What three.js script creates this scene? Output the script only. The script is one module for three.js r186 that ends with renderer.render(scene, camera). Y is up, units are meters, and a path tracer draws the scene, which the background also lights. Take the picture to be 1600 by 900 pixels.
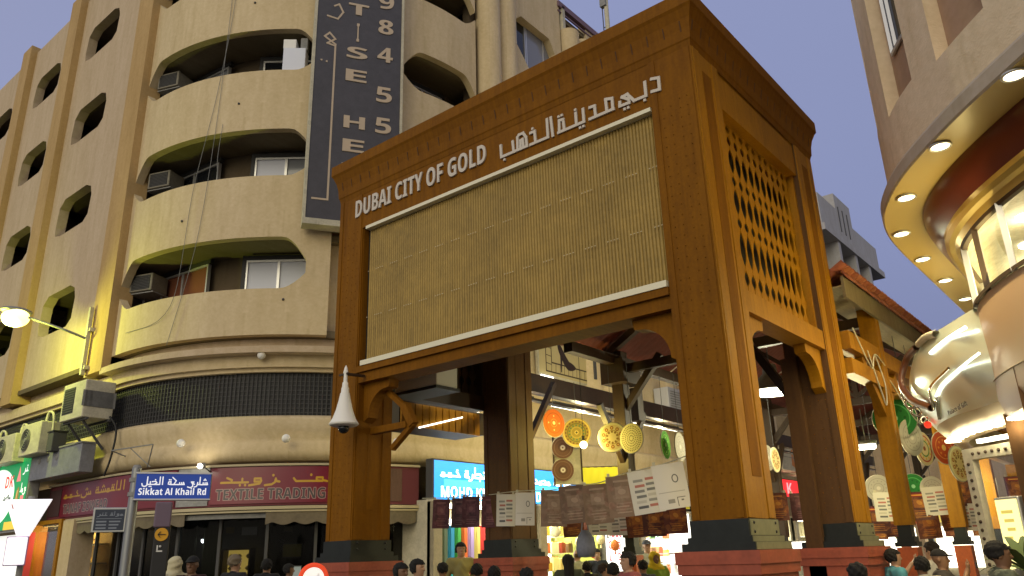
import * as THREE from 'three';
import { mergeGeometries, toCreasedNormals } from 'three/addons/utils/BufferGeometryUtils.js';
import { RoundedBoxGeometry } from 'three/addons/geometries/RoundedBoxGeometry.js';
import { FontLoader } from 'three/addons/loaders/FontLoader.js';
import { TextGeometry } from 'three/addons/geometries/TextGeometry.js';
import { RectAreaLightUniformsLib } from 'three/addons/lights/RectAreaLightUniformsLib.js';

// ---------------------------------------------------------------- camera, sky, sun, exposure
const scene = new THREE.Scene();
const renderer = new THREE.WebGLRenderer({ antialias: true });
renderer.toneMapping = THREE.LinearToneMapping;
renderer.toneMappingExposure = 0.94;
renderer.shadowMap.enabled = true;
renderer.shadowMap.type = THREE.PCFSoftShadowMap;
RectAreaLightUniformsLib.init();
const camera = new THREE.PerspectiveCamera(40.23, 16 / 9, 0.05, 600);
camera.position.set(0, 1.65, 0);
camera.rotation.order = 'YXZ';
camera.rotation.set(THREE.MathUtils.degToRad(18.894), THREE.MathUtils.degToRad(39.204), THREE.MathUtils.degToRad(-1.735));
scene.add(camera);

// dusk sky: lavender blue, with the broad afterglow of a sun that has just gone behind the viewer
const GLOW = new THREE.Vector3(0.28, 0.44, 0.86).normalize();
{
  const W = 256, H = 128, px = new Float32Array(W * H * 4), d = new THREE.Vector3();
  for (let j = 0; j < H; j++) for (let i = 0; i < W; i++) {
    const lat = ((j + 0.5) / H - 0.5) * Math.PI, lon = ((i + 0.5) / W - 0.5) * 2 * Math.PI;
    d.set(Math.cos(lat) * Math.cos(lon), Math.sin(lat), Math.cos(lat) * Math.sin(lon));
    const up = Math.max(0, d.y), low = Math.exp(-up * 2.6);
    const g = Math.pow(Math.max(0, (d.x * 0.31 + d.z * 0.95) * 0.5 + 0.5), 2.2) * Math.exp(-up * 1.2);
    const hz = 1 + 0.05 * Math.sin(d.x * 3.1 + d.y * 5.3) * Math.sin(d.z * 2.7 - d.y * 3.9) + 0.03 * Math.sin(d.x * 7.9 + d.z * 6.1 + d.y * 9);
    let r = (0.315 - 0.155 * low) * hz + 1.24 * g, gg = (0.36 - 0.175 * low) * hz + 1.06 * g, b = (0.6 - 0.27 * low) * hz + 0.64 * g;
    if (d.y < 0) { const k = Math.max(0, 1 + d.y * 8); r = r * k + 0.05 * (1 - k); gg = gg * k + 0.045 * (1 - k); b = b * k + 0.04 * (1 - k); }
    px.set([r, gg, b, 1], (j * W + i) * 4);
  }
  const t = new THREE.DataTexture(px, W, H, THREE.RGBAFormat, THREE.FloatType);
  t.mapping = THREE.EquirectangularReflectionMapping; t.magFilter = t.minFilter = THREE.LinearFilter; t.needsUpdate = true;
  scene.background = t; scene.environment = t;
}
const sun = new THREE.DirectionalLight(new THREE.Color(1, 0.88, 0.58), 1.0);
sun.position.copy(GLOW).multiplyScalar(90).add(new THREE.Vector3(-14, 0, -14)); sun.target.position.set(-14, 4, -14);
sun.castShadow = true; sun.shadow.radius = 70; sun.shadow.mapSize.set(2048, 2048);
Object.assign(sun.shadow.camera, { left: -45, right: 45, top: 40, bottom: -40, near: 1, far: 220 });
scene.add(sun, sun.target);

// ---------------------------------------------------------------- helpers
function rnd(seed) { let a = seed >>> 0; return () => { a = (a + 0x6d2b79f5) | 0; let t = Math.imul(a ^ (a >>> 15), 1 | a); t = (t + Math.imul(t ^ (t >>> 7), 61 | t)) ^ t; return ((t ^ (t >>> 14)) >>> 0) / 4294967296; }; }
const R = rnd(11), PI = Math.PI, lerp = (a, b, t) => a + (b - a) * t, sstep = (a, b, x) => { const t = Math.min(1, Math.max(0, (x - a) / (b - a))); return t * t * (3 - 2 * t); };
const usedNames = {};
function numbered(n) { const k = (usedNames[n] = (usedNames[n] || 0) + 1); return k === 1 ? n : `${n}_${String(k - 1).padStart(3, '0')}`; }
function noise2(size, seed) {            // tileable value noise, several octaves, 0..1
  const out = new Float32Array(size * size);
  return { add(cells, amp, sx = 1) {
    const r = rnd(seed += 17), cx = Math.max(1, Math.round(cells * sx)), v = Array.from({ length: cx * cells }, r);
    for (let y = 0; y < size; y++) for (let x = 0; x < size; x++) {
      const fx = (x / size) * cx, fy = (y / size) * cells, x0 = Math.floor(fx), y0 = Math.floor(fy);
      let tx = fx - x0, ty = fy - y0; tx = tx * tx * (3 - 2 * tx); ty = ty * ty * (3 - 2 * ty);
      const a = v[y0 * cx + x0], b = v[y0 * cx + ((x0 + 1) % cx)], c = v[((y0 + 1) % cells) * cx + x0], d = v[((y0 + 1) % cells) * cx + ((x0 + 1) % cx)];
      out[y * size + x] += amp * (lerp(lerp(a, b, tx), lerp(c, d, tx), ty) - 0.5);
    } return this; }, out };
}
function noiseMap(size, seed, layers, lo, hi, metres, tint = [1, 1, 1], drips = 0) {
  const n = noise2(size, seed); layers.forEach((l) => n.add(...l));
  const rd = rnd(seed + 5); for (let k = 0; k < drips; k++) { const x0 = rd() * size, y0 = Math.floor(rd() * size), len = size * (0.05 + rd() * 0.3), w = 0.6 + rd() * 2.2, a = 0.12 + rd() * 0.3; for (let y = 0; y < len; y++) for (let x = -4; x <= 4; x++) { const xx = ((Math.round(x0 + x) % size) + size) % size, yy = (((y0 - y) % size) + size) % size, e = Math.exp(-(x * x) / (w * w)) * (1 - y / len); n.out[yy * size + xx] -= a * e; } }
  const px = new Uint8Array(size * size * 4);
  for (let i = 0; i < size * size; i++) {
    const t = Math.min(1, Math.max(0, n.out[i] + 0.5)), v = lerp(lo, hi, t);
    for (let c = 0; c < 3; c++) px[i * 4 + c] = 255 * Math.min(1, Math.pow(v, 1 / 2.2) * lerp(tint[c], 1, t));
    px[i * 4 + 3] = 255;
  }
  const tx = new THREE.DataTexture(px, size, size); tx.colorSpace = THREE.SRGBColorSpace; tx.wrapS = tx.wrapT = THREE.RepeatWrapping;
  tx.magFilter = THREE.LinearFilter; tx.minFilter = THREE.LinearMipmapLinearFilter; tx.generateMipmaps = true; tx.repeat.set(1 / metres, 1 / metres); tx.needsUpdate = true; return tx;
}
const TX = {
  plaster: noiseMap(512, 3, [[2, 0.25], [5, 0.32, 7], [14, 0.3, 5], [90, 0.25], [200, 0.25]], 0.76, 1.0, 6, [1.0, 0.98, 0.92], 90),
  wood: noiseMap(512, 9, [[2, 0.4], [4, 0.35, 10], [16, 0.35, 8], [120, 0.25]], 0.58, 1.0, 3.1, [1, 0.97, 0.9]),
  grime: noiseMap(256, 21, [[4, 0.5], [16, 0.4], [64, 0.35]], 0.55, 1.0, 2),
  bump: noiseMap(256, 33, [[8, 0.3], [32, 0.4], [100, 0.6]], 0, 1, 1.2),
};
TX.bump.colorSpace = THREE.NoColorSpace;
const lin = (c) => (Array.isArray(c) ? new THREE.Color().setRGB(...c) : new THREE.Color(c));
function mat(c, o = {}) {
  const { glow, power = 1, phys, ...rest } = o;
  const m = new (phys ? THREE.MeshPhysicalMaterial : THREE.MeshStandardMaterial)({ color: lin(c), roughness: 0.75, ...rest });
  if (glow) { m.emissive = lin(glow); m.emissiveIntensity = power; }
  return m;
}
const M = {
  plaster: mat([0.64, 0.525, 0.335], { map: TX.plaster, roughness: 0.95, bumpMap: TX.bump, bumpScale: 0.004 }),
  plaster2: mat([0.56, 0.445, 0.31], { map: TX.plaster, roughness: 0.95, bumpMap: TX.bump, bumpScale: 0.004 }),
  pilaster: mat([0.5, 0.34, 0.15], { map: TX.plaster, roughness: 0.95 }),
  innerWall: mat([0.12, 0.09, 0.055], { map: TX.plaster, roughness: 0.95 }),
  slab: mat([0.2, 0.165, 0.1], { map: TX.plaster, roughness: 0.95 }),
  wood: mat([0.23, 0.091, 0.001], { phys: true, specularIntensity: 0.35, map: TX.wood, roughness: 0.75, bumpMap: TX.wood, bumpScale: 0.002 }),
  woodLit: mat([0.38, 0.172, 0.001], { phys: true, specularIntensity: 0.5, map: TX.wood, roughness: 0.55, bumpMap: TX.wood, bumpScale: 0.002 }),  // brighter copy of wood for lamp-side faces; light put into the colour
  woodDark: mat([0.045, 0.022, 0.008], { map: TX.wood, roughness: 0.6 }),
  red: mat([0.36, 0.075, 0.035], { map: TX.grime, roughness: 0.6 }),
  orange: mat([0.5, 0.1, 0.02], { map: TX.grime, roughness: 0.55 }),
  collar: mat([0.022, 0.026, 0.024], { map: TX.grime, roughness: 0.45, metalness: 0.5 }),
  woodShade: mat([0.1, 0.042, 0.006], { map: TX.wood, roughness: 0.8 }),  // darker copy of wood for the back posts; shade put into the colour
  white: mat([0.75, 0.74, 0.7]), cream: mat([0.6, 0.56, 0.42], { map: TX.grime }),
  grey: mat([0.28, 0.28, 0.27], { map: TX.grime }), greyDark: mat([0.06, 0.06, 0.06]), black: mat([0.012, 0.012, 0.012], { roughness: 0.6 }),
  alu: mat([0.55, 0.55, 0.54], { metalness: 0.7, roughness: 0.4 }),
  darkGlass: mat([0.012, 0.014, 0.018], { roughness: 0.06 }),
  greyGlass: mat([0.2, 0.21, 0.23], { roughness: 0.12 }),
  curtain: mat([0.66, 0.69, 0.78], { roughness: 0.9 }),
  brownCurtain: mat([0.16, 0.05, 0.02], { roughness: 0.95 }),
  steel: mat([0.74, 0.83, 0.72], { metalness: 0.6, roughness: 0.3 }),
  tile: mat([0.42, 0.13, 0.05], { map: TX.grime, roughness: 0.7 }),
  tileB: mat([0.34, 0.09, 0.04], { map: TX.grime, roughness: 0.7 }),
  roofRed: mat([0.16, 0.028, 0.015], { map: TX.grime, roughness: 0.7 }),
  pink: mat([0.46, 0.3, 0.2], { map: TX.plaster, roughness: 0.95 }),
  soffit: mat([0.42, 0.31, 0.11], { roughness: 0.3 }),
  maroon: mat([0.13, 0.02, 0.012], { roughness: 0.3 }),
  lampWhite: mat([1, 1, 1], { glow: [1, 0.86, 0.55], power: 7 }),
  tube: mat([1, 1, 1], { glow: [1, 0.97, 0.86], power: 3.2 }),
  asphalt: mat([0.05, 0.05, 0.05], { map: TX.grime, roughness: 0.9 }),
  paver: mat([0.25, 0.22, 0.19], { map: TX.grime, roughness: 0.9 }),
  shopGlass: mat([0.5, 0.5, 0.5], { phys: true, transmission: 1, thickness: 0, roughness: 0.05, ior: 1.12 }),
  wallR: mat([0.8, 0.65, 0.47], { map: TX.plaster, roughness: 0.95, bumpMap: TX.bump, bumpScale: 0.004 }),
  glass: mat([1, 1, 1], { phys: true, transmission: 1, thickness: 0, roughness: 0.02, ior: 1.45 }),
};
function uvm(g) {                          // flat geometry with uv in metres, projected along each face's main axis
  if (g.index) g = g.toNonIndexed();
  if (!g.attributes.normal) g.computeVertexNormals();
  const p = g.attributes.position, n = g.attributes.normal, uv = new Float32Array(p.count * 2);
  for (let i = 0; i < p.count; i += 3) {
    const ax = Math.abs(n.getX(i) + n.getX(i + 1) + n.getX(i + 2)), ay = Math.abs(n.getY(i) + n.getY(i + 1) + n.getY(i + 2)), az = Math.abs(n.getZ(i) + n.getZ(i + 1) + n.getZ(i + 2));
    for (let k = i; k < i + 3; k++) {
      const x = p.getX(k), y = p.getY(k), z = p.getZ(k);
      uv[k * 2] = ay > ax && ay > az ? x : ax > az ? z : x; uv[k * 2 + 1] = ay > ax && ay > az ? z : y;
    }
  }
  g.setAttribute('uv', new THREE.BufferAttribute(uv, 2));
  for (const k of Object.keys(g.attributes)) if (!['position', 'normal', 'uv'].includes(k)) g.deleteAttribute(k);
  g.morphAttributes = {}; return g;
}
function join(gs) { gs = (Array.isArray(gs) ? gs : [gs]).map((g) => (g.userData.keep ? g : uvm(g))); return gs.length === 1 ? gs[0] : mergeGeometries(gs, false); }
function part(name, gs, m, parent, o = {}) {
  const mesh = new THREE.Mesh(join(gs), m); mesh.name = parent ? name : numbered(name); mesh.castShadow = mesh.receiveShadow = true;
  if (o.label) mesh.userData.label = o.label;
  if (o.kind) mesh.userData.kind = o.kind;
  if (o.pos) mesh.position.set(...o.pos); if (o.rot) mesh.rotation.set(...o.rot);
  (parent || scene).add(mesh); return mesh;
}
function parts(name, list, m, parent) { list.forEach((g) => part(name, g, m, parent)); }
function tag(o, label, category, group) { o.userData.label = label; o.userData.category = category; if (group) o.userData.group = group; return o; }
function thing(name, label, category, pos = [0, 0, 0], turn = 0, group) {
  const g = new THREE.Group(); g.name = numbered(name); g.position.set(...pos); g.rotation.y = turn; scene.add(g); return tag(g, label, category, group);
}
function setting(name, gs, m) { return part(name, gs, m, null, { kind: 'structure' }); }
const T = (g, x, y, z, rx = 0, ry = 0, rz = 0) => { if (rx) g.rotateX(rx); if (rz) g.rotateZ(rz); if (ry) g.rotateY(ry); g.translate(x, y, z); return g; };
const B = (w, h, d, x = 0, y = 0, z = 0, ry = 0) => T(new THREE.BoxGeometry(w, h, d), x, y, z, 0, ry);
const RB = (w, h, d, x = 0, y = 0, z = 0, r = 0.02, ry = 0) => T(new RoundedBoxGeometry(w, h, d, 2, Math.min(r, w / 2.01, h / 2.01, d / 2.01)), x, y, z, 0, ry);
const X2 = (x0, x1, y0, y1, z0, z1) => B(Math.abs(x1 - x0), Math.abs(y1 - y0), Math.abs(z1 - z0), (x0 + x1) / 2, (y0 + y1) / 2, (z0 + z1) / 2);
const CY = (r0, r1, h, x = 0, y = 0, z = 0, s = 20, rx = 0, rz = 0) => T(new THREE.CylinderGeometry(r0, r1, h, s), x, y, z, rx, 0, rz);
function bar(a, b, w, d) {                 // square bar from a to b
  const A = new THREE.Vector3(...a), Bv = new THREE.Vector3(...b), g = new THREE.BoxGeometry(w, A.distanceTo(Bv), d);
  const dir = Bv.clone().sub(A).normalize(), q = new THREE.Quaternion();
  const side = new THREE.Vector3(0, 1, 0).cross(dir); if (side.lengthSq() < 1e-6) side.set(1, 0, 0); side.normalize();
  q.setFromRotationMatrix(new THREE.Matrix4().makeBasis(side, dir, side.clone().cross(dir)));
  g.applyQuaternion(q); const c = A.add(Bv).multiplyScalar(0.5); g.translate(c.x, c.y, c.z); return g;
}
function tube(pts, r, seg = 40, rs = 6) { return new THREE.TubeGeometry(new THREE.CatmullRomCurve3(pts.map((p) => new THREE.Vector3(...p))), seg, r, rs); }
function lathe(pts, seg = 28) { return new THREE.LatheGeometry(pts.map((p) => new THREE.Vector2(...p)), seg); }
function ext(pts, depth, holes = [], bevel = 0) {   // polygon in x,y extruded along +z
  const s = pts instanceof THREE.Shape ? pts : new THREE.Shape(pts.map((p) => new THREE.Vector2(...p)));
  holes.forEach((h) => s.holes.push(new THREE.Path(h.map((p) => new THREE.Vector2(...p)))));
  return new THREE.ExtrudeGeometry(s, { depth, bevelEnabled: bevel > 0, bevelSize: bevel, bevelThickness: bevel, bevelSegments: 1, curveSegments: 10 });
}
function quads(list, keepSmooth = false) { // list of [a,b,c,d] counter-clockwise
  const p = []; for (const [a, b, c, d] of list) p.push(...a, ...b, ...c, ...a, ...c, ...d);
  const g = new THREE.BufferGeometry(); g.setAttribute('position', new THREE.Float32BufferAttribute(p, 3)); g.computeVertexNormals(); return g;
}
function loft(rows, closed = false) {      // rows of points -> smooth sheet
  const m = rows[0].length, n = rows.length, p = [], ix = [];
  rows.forEach((r) => r.forEach((q) => p.push(...q)));
  for (let i = 0; i < n - 1; i++) for (let j = 0; j < m - 1; j++) { const a = i * m + j; ix.push(a, a + 1, a + m + 1, a, a + m + 1, a + m); }
  const g = new THREE.BufferGeometry(); g.setAttribute('position', new THREE.Float32BufferAttribute(p, 3)); g.setIndex(ix); g.computeVertexNormals(); return g;
}
const font = await new FontLoader().loadAsync('fonts/droid/droid_sans_bold.typeface.json');
function glyphs(txt, h, depth, sx = 1) {   // text at x = 0, baseline y = 0, facing +z
  const g = new TextGeometry(txt, { font, size: h / 0.72 * 0.72 / 0.714, depth, curveSegments: 5, bevelEnabled: false });
  g.scale(sx, 1, 1); g.computeBoundingBox(); return g;
}
function canvas(w, h, draw, glow) {
  const c = document.createElement('canvas'); c.width = w; c.height = h; const g = c.getContext('2d'); draw(g, w, h);
  const t = new THREE.CanvasTexture(c); t.colorSpace = THREE.SRGBColorSpace; return t;
}
function printed(w, h, tex, m) {           // plate facing +z with the print on it
  const g = new THREE.PlaneGeometry(w, h); g.userData.keep = true; return [g, m || mat([1, 1, 1], { map: tex, roughness: 0.6 })];
}
const litPrint = (tex, power, o = {}) => new THREE.MeshStandardMaterial({ map: tex, emissive: new THREE.Color(1, 1, 1), emissiveMap: tex, emissiveIntensity: power, roughness: 0.4, ...o });

// Arabic letters as pen strokes. Pen moves leftwards; y up, baseline 0. Each letter: [advance, strokes, dots]
const AR = {
  A: [0.24, [[[0.12, 0], [0.12, 1]]], []], Aj: [0.22, [[[0, 0], [0.12, 0], [0.12, 1]]], []],
  L: [0.3, [[[0.12, 1], [0.12, 0], [0.3, 0]]], []], Lf: [0.6, [[[0, 0], [0.1, 0], [0.1, 1], [0.12, -0.15], [0.3, -0.28], [0.5, -0.2], [0.56, 0.1]]], []],
  b: [0.32, [[[0, 0], [0.16, 0], [0.16, 0.36], [0.16, 0], [0.32, 0]]], []],
  B: [0.85, [[[0, 0], [0.1, 0.28], [0.12, 0.02], [0.72, 0.02], [0.78, 0.32]]], []],
  d: [0.46, [[[0, 0], [0.14, 0.02], [0.12, 0.25], [0.26, 0.48], [0.12, 0.25], [0.14, 0.02], [0.42, 0.02]]], []],
  r: [0.38, [[[0, 0], [0.08, 0.05], [0.1, 0.3], [0.12, -0.05], [0.2, -0.25], [0.38, -0.32]]], []],
  w: [0.45, [[[0.1, 0.1], [0.12, 0.34], [0.28, 0.34], [0.28, 0.05], [0.12, 0.05], [0.1, 0.1], [0.14, -0.15], [0.42, -0.3]]], []],
  f: [0.36, [[[0, 0], [0.1, 0], [0.1, 0.36], [0.26, 0.36], [0.26, 0.06], [0.1, 0.02], [0.36, 0]]], []],
  F: [0.95, [[[0, 0], [0.12, 0.1], [0.12, 0.36], [0.28, 0.36], [0.28, 0.08], [0.12, 0.02], [0.82, 0.02], [0.88, 0.3]]], []],
  m: [0.36, [[[0, 0], [0.1, 0], [0.1, 0.26], [0.26, 0.26], [0.26, -0.06], [0.1, -0.06], [0.1, 0], [0.36, 0]]], []],
  s: [0.6, [[[0, 0], [0.08, 0.3], [0.08, 0], [0.24, 0.02], [0.24, 0.26], [0.24, 0], [0.42, 0.02], [0.42, 0.26], [0.42, 0], [0.6, 0]]], []],
  S: [1.0, [[[0.02, 0], [0.08, 0.3], [0.08, 0], [0.24, 0.02], [0.24, 0.26], [0.24, 0], [0.42, 0.02], [0.42, 0.2], [0.46, -0.2], [0.66, -0.32], [0.9, -0.2], [0.92, 0.1]]], []],
  k: [0.5, [[[0, 0], [0.34, 0], [0.14, 0.5], [0.48, 0.95], [0.14, 0.5], [0.34, 0], [0.5, 0]]], []],
  j: [0.5, [[[0, 0], [0.3, 0], [0.08, 0.22], [0.2, 0.42], [0.5, 0.36], [0.2, 0.42], [0.08, 0.22], [0.3, 0], [0.5, 0]]], []],
  e: [0.62, [[[0, 0.05], [0.2, 0.2], [0.06, 0.36], [0.3, 0.36], [0.16, 0.08], [0.14, -0.25], [0.35, -0.42], [0.6, -0.32]]], []],
  t: [0.42, [[[0, 0], [0.1, 0], [0.1, 0.4], [0.3, 0.34], [0.32, 0.05], [0.1, 0]]], []], y: [0.6, [[[0, 0], [0.1, 0.2], [0.28, 0.3], [0.2, 0.02], [0.4, -0.06], [0.4, -0.3], [0.1, -0.3], [0.02, -0.1]]], []],
  ' ': [0.3, [], []], '.': [0.14, [], [[0.07, 0.02]]],
};
const DOT = { '1': [[0, 0.62]], '2': [[-0.07, 0.62], [0.07, 0.62]], '3': [[-0.08, 0.6], [0.08, 0.6], [0, 0.74]], '7': [[0, -0.26]], '8': [[-0.07, -0.26], [0.07, -0.26]] };
// word: space separated letter codes, a code's trailing digits add dots; '_' is a space between words
function arabic(word) {
  const out = { strokes: [], dots: [], w: 0 }; let x = 0;
  for (const code of word.split(' ')) {
    const m = /^([A-Za-z._]+)(\d*)$/.exec(code), key = m[1] === '_' ? ' ' : m[1], L = AR[key]; if (!L) throw new Error('letter ' + code);
    L[1].forEach((s) => out.strokes.push(s.map(([a, b]) => [-(x + a), b]))); L[2].forEach(([a, b]) => out.dots.push([-(x + a), b]));
    for (const c of m[2]) (DOT[c] || []).forEach(([a, b]) => out.dots.push([-(x + L[0] * 0.45) + a, b]));
    x += L[0];
  }
  out.w = x; return out;
}
function drawArabic(g, word, right, base, size, pen, width) {     // on a canvas, right-aligned
  const a = arabic(word), sx = width ? width / a.w : size; g.lineWidth = pen; g.lineCap = 'round'; g.lineJoin = 'round';
  for (const s of a.strokes) { g.beginPath(); s.forEach(([x, y], i) => g[i ? 'lineTo' : 'moveTo'](right + x * sx, base - y * size)); g.stroke(); }
  for (const [x, y] of a.dots) { g.beginPath(); g.arc(right + x * sx, base - y * size, pen * 0.62, 0, 7); g.fill(); }
}
function stroke3(strokes, dots, pen, depth) {   // raised lettering out of flat bars, facing +z
  const gs = []; let k = 0;
  for (const s of strokes) for (let i = 0; i < s.length - 1; i++) {
    const [x0, y0] = s[i], [x1, y1] = s[i + 1], l = Math.hypot(x1 - x0, y1 - y0); if (l < 1e-4) continue;
    const g = B(l + pen * 0.96, pen, depth + (k++ % 5) * 0.0012); g.rotateZ(Math.atan2(y1 - y0, x1 - x0)); g.translate((x0 + x1) / 2, (y0 + y1) / 2, 0); gs.push(g);
  }
  for (const [x, y] of dots) gs.push(B(pen, pen, depth + 0.007, x, y, 0));
  return gs;
}
const arTextile1 = 'b2 b1 Aj F1 _ r1 w b8 d', arTextile2 = 'L b2 j7 Aj r t2 _ A L A f2 m s3 t2 _ S3 . d1 . m . m';
// ---------------------------------------------------------------- ground
setting('road', B(400, 0.4, 400, -20, -0.35, -20), M.asphalt);
setting('pavement', [X2(-60, -10.9, -0.14, 0, -60, -7.4), X2(-2.6, 30, -0.14, 0, -60, -1.2)], M.paver);
setting('souk_paving', X2(-10.9, -2.6, -0.148, -0.02, -60, -7.4), M.paver);

// ---------------------------------------------------------------- corner building on the left
// outline: straight flank facing +z, quarter-round corner, straight flank facing +x. u runs along it, r is the corner's radius
const CX = -20.7, CZ = -15.35, R0 = 6.4, UQ = R0 * PI / 2;
function P(u, r) {
  if (u <= 0) return [CX + u, CZ + r];
  if (u >= UQ) return [CX + r, CZ - (u - UQ)];
  const a = u / R0; return [CX + r * Math.sin(a), CZ + r * Math.cos(a)];
}
const stepsOf = (u0, u1, du) => { const n = Math.max(1, Math.round((u1 - u0) / du)); return Array.from({ length: n + 1 }, (_, i) => lerp(u0, u1, i / n)); };
// solid slab that follows the outline between two radii; lower and upper edges are functions of u
function curved(u0, u1, r0, r1, y0, y1, du = 0.35) {
  const f0 = typeof y0 === 'function' ? y0 : () => y0, f1 = typeof y1 === 'function' ? y1 : () => y1;
  const us = [...new Set([...stepsOf(u0, u1, du), ...[0, UQ].filter((v) => v > u0 && v < u1)])].sort((a, b) => a - b), q = [];
  const pt = (u, r, y) => { const [x, z] = P(u, r); return [x, y, z]; };
  us.forEach((u, i) => {
    if (!i) { q.push([pt(u, r0, f0(u)), pt(u, r1, f0(u)), pt(u, r1, f1(u)), pt(u, r0, f1(u))]); return; }
    const v = us[i - 1];
    q.push([pt(v, r1, f0(v)), pt(u, r1, f0(u)), pt(u, r1, f1(u)), pt(v, r1, f1(v))]);
    q.push([pt(u, r0, f0(u)), pt(v, r0, f0(v)), pt(v, r0, f1(v)), pt(u, r0, f1(u))]);
    q.push([pt(v, r1, f1(v)), pt(u, r1, f1(u)), pt(u, r0, f1(u)), pt(v, r0, f1(v))]);
    q.push([pt(v, r0, f0(v)), pt(u, r0, f0(u)), pt(u, r1, f0(u)), pt(v, r1, f0(v))]);
    if (i === us.length - 1) q.push([pt(u, r1, f0(u)), pt(u, r0, f0(u)), pt(u, r0, f1(u)), pt(u, r1, f1(u))]);
  });
  return creased(quads(q), u0, u1);
}
function creased(g) { return toCreasedNormals(g, 0.5); }
const ROOF = 22.0, rowsBot = [8.2, 11.35, 14.6, 17.87], rowsTop = [9.6, 12.75, 15.95, 19.2];
const bldg = thing('apartment_building', 'beige corner apartment block with curved balconies and rounded parapets behind the gate', 'apartment building', [0, 0, 0]);
{
  const openings = [[-0.42, 5.5], [7.95, 10.75]];
  const edgeTop = (k, a, b) => (u) => { const d = Math.min(u - a, b - u); return rowsTop[k] - (d < 0.6 ? 0.62 * Math.pow(1 - Math.max(0, d) / 0.6, 1.7) : 0); };
  const edgeBot = (k, a, b) => (u) => { const d = Math.min(u - a, b - u); return rowsBot[k] + (d < 0.6 ? 0.42 * Math.pow(1 - Math.max(0, d) / 0.6, 1.7) : 0); };
  for (const [a, b] of openings) {
    for (let k = 0; k <= 4; k++) {
      const lo = k === 0 ? (a < 5 ? 7.0 : 7.0) : edgeTop(k - 1, a, b), hi = k === 4 ? ROOF : edgeBot(k, a, b);
      part('parapet_wall', curved(a, b, R0 - 0.22, R0, lo, hi, 0.13), M.plaster, bldg);
    }
  }
  // solid pier and end pieces between the openings, back walls, floor slabs
  part('wall', [curved(5.5, 6.1, R0 - 0.6, R0, 7, ROOF), curved(6.1, 7.4, R0 - 0.9, R0 - 0.5, 7, ROOF), curved(7.4, 7.95, R0 - 0.6, R0, 7, ROOF)], M.plaster, bldg);
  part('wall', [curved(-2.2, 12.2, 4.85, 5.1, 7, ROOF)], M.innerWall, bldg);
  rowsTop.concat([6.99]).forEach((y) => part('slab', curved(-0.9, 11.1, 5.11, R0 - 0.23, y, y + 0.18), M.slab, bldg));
  // the lip and mouldings under the lowest balcony
  part('ledge', curved(-0.5, 11, 5.6, 6.62, 6.5, 6.66), M.plaster2, bldg);
  part('wall', curved(-34, 32, 5.4, 6.05, 6.66, 6.98), M.plaster2, bldg);
  part('moulding', [curved(-34, 32, 5.6, 6.34, 6.2, 6.5), curved(-34, 32, 5.6, 6.24, 6.1, 6.2)], M.plaster, bldg);
  // ventilation band: dark mesh with bars
  part('vent_band', curved(-34, 9.6, 5.5, 6.1, 5.03, 6.1), M.black, bldg); part('wall', curved(9.6, 32, 5.5, 6.0, 5.03, 6.1), M.plaster, bldg);
  const bars = []; for (let u = -8; u < 8.4; u += 0.11) { const [x, z] = P(u, 6.125); bars.push(B(0.025, 1.04, 0.025, x, 5.55, z)); }
  for (let y = 5.1; y < 6; y += 0.11) bars.push(curved(-8, 8.4, 6.115, 6.13, y, y + 0.02, 0.7));
  part('vent_grille', bars, M.greyDark, bldg, { kind: 'stuff' });
  // bulging cornice above the shop signs
  const prof = [[5.7, 5.03], [6.22, 5.03], [6.3, 4.92], [6.26, 4.66], [6.16, 4.5], [6.2, 4.4], [6.24, 4.2], [6.18, 3.98], [5.7, 3.95]];
  const rows = prof.map(([r, y]) => [...stepsOf(-34, 0, 3), ...stepsOf(0.3, UQ, 0.3), ...stepsOf(UQ + 1, 32, 3)].map((u) => { const [x, z] = P(u, r); return [x, y, z]; }));
  part('cornice', loft(rows), M.plaster, bldg);
  // windows behind the balconies
  function balconyWindow(u, w, y0, y1, paneA, paneB, k = 0) {
    const [x, z] = P(u, 5.16), turn = Math.max(0, Math.min(UQ, u)) / R0, f = new THREE.Group(); f.name = 'window'; f.position.set(x, 0, z); f.rotation.y = turn; bldg.add(f);
    part('frame', [X2(-w / 2, w / 2, y1 - 0.06, y1, 0, 0.1), X2(-w / 2, w / 2, y0, y0 + 0.05, 0, 0.1), X2(-w / 2, -w / 2 + 0.05, y0 + 0.05, y1 - 0.06, 0, 0.1), X2(w / 2 - 0.05, w / 2, y0 + 0.05, y1 - 0.06, 0, 0.1), X2(-0.035, 0.035, y0 + 0.05, y1 - 0.06, 0, 0.1)], M.alu, f);
    part('surround', [X2(-w / 2 - 0.1, w / 2 + 0.1, y1, y1 + 0.12, 0, 0.12), X2(-w / 2 - 0.1, -w / 2, y0, y1, 0, 0.12)], M.black, f);
    part('pane', X2(-w / 2 + 0.05, -0.035, y0 + 0.05, y1 - 0.06, 0.03, 0.05), paneA, f); part('pane', X2(0.035, w / 2 - 0.05, y0 + 0.05, y1 - 0.06, 0.03, 0.05), paneB, f);
  }
  const wp = [[M.brownCurtain, M.brownCurtain, M.curtain, M.curtain], [M.darkGlass, M.darkGlass, M.curtain, M.greyGlass], [M.curtain, M.greyGlass, M.darkGlass, M.darkGlass], [M.darkGlass, M.darkGlass, M.greyGlass, M.darkGlass]];
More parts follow.
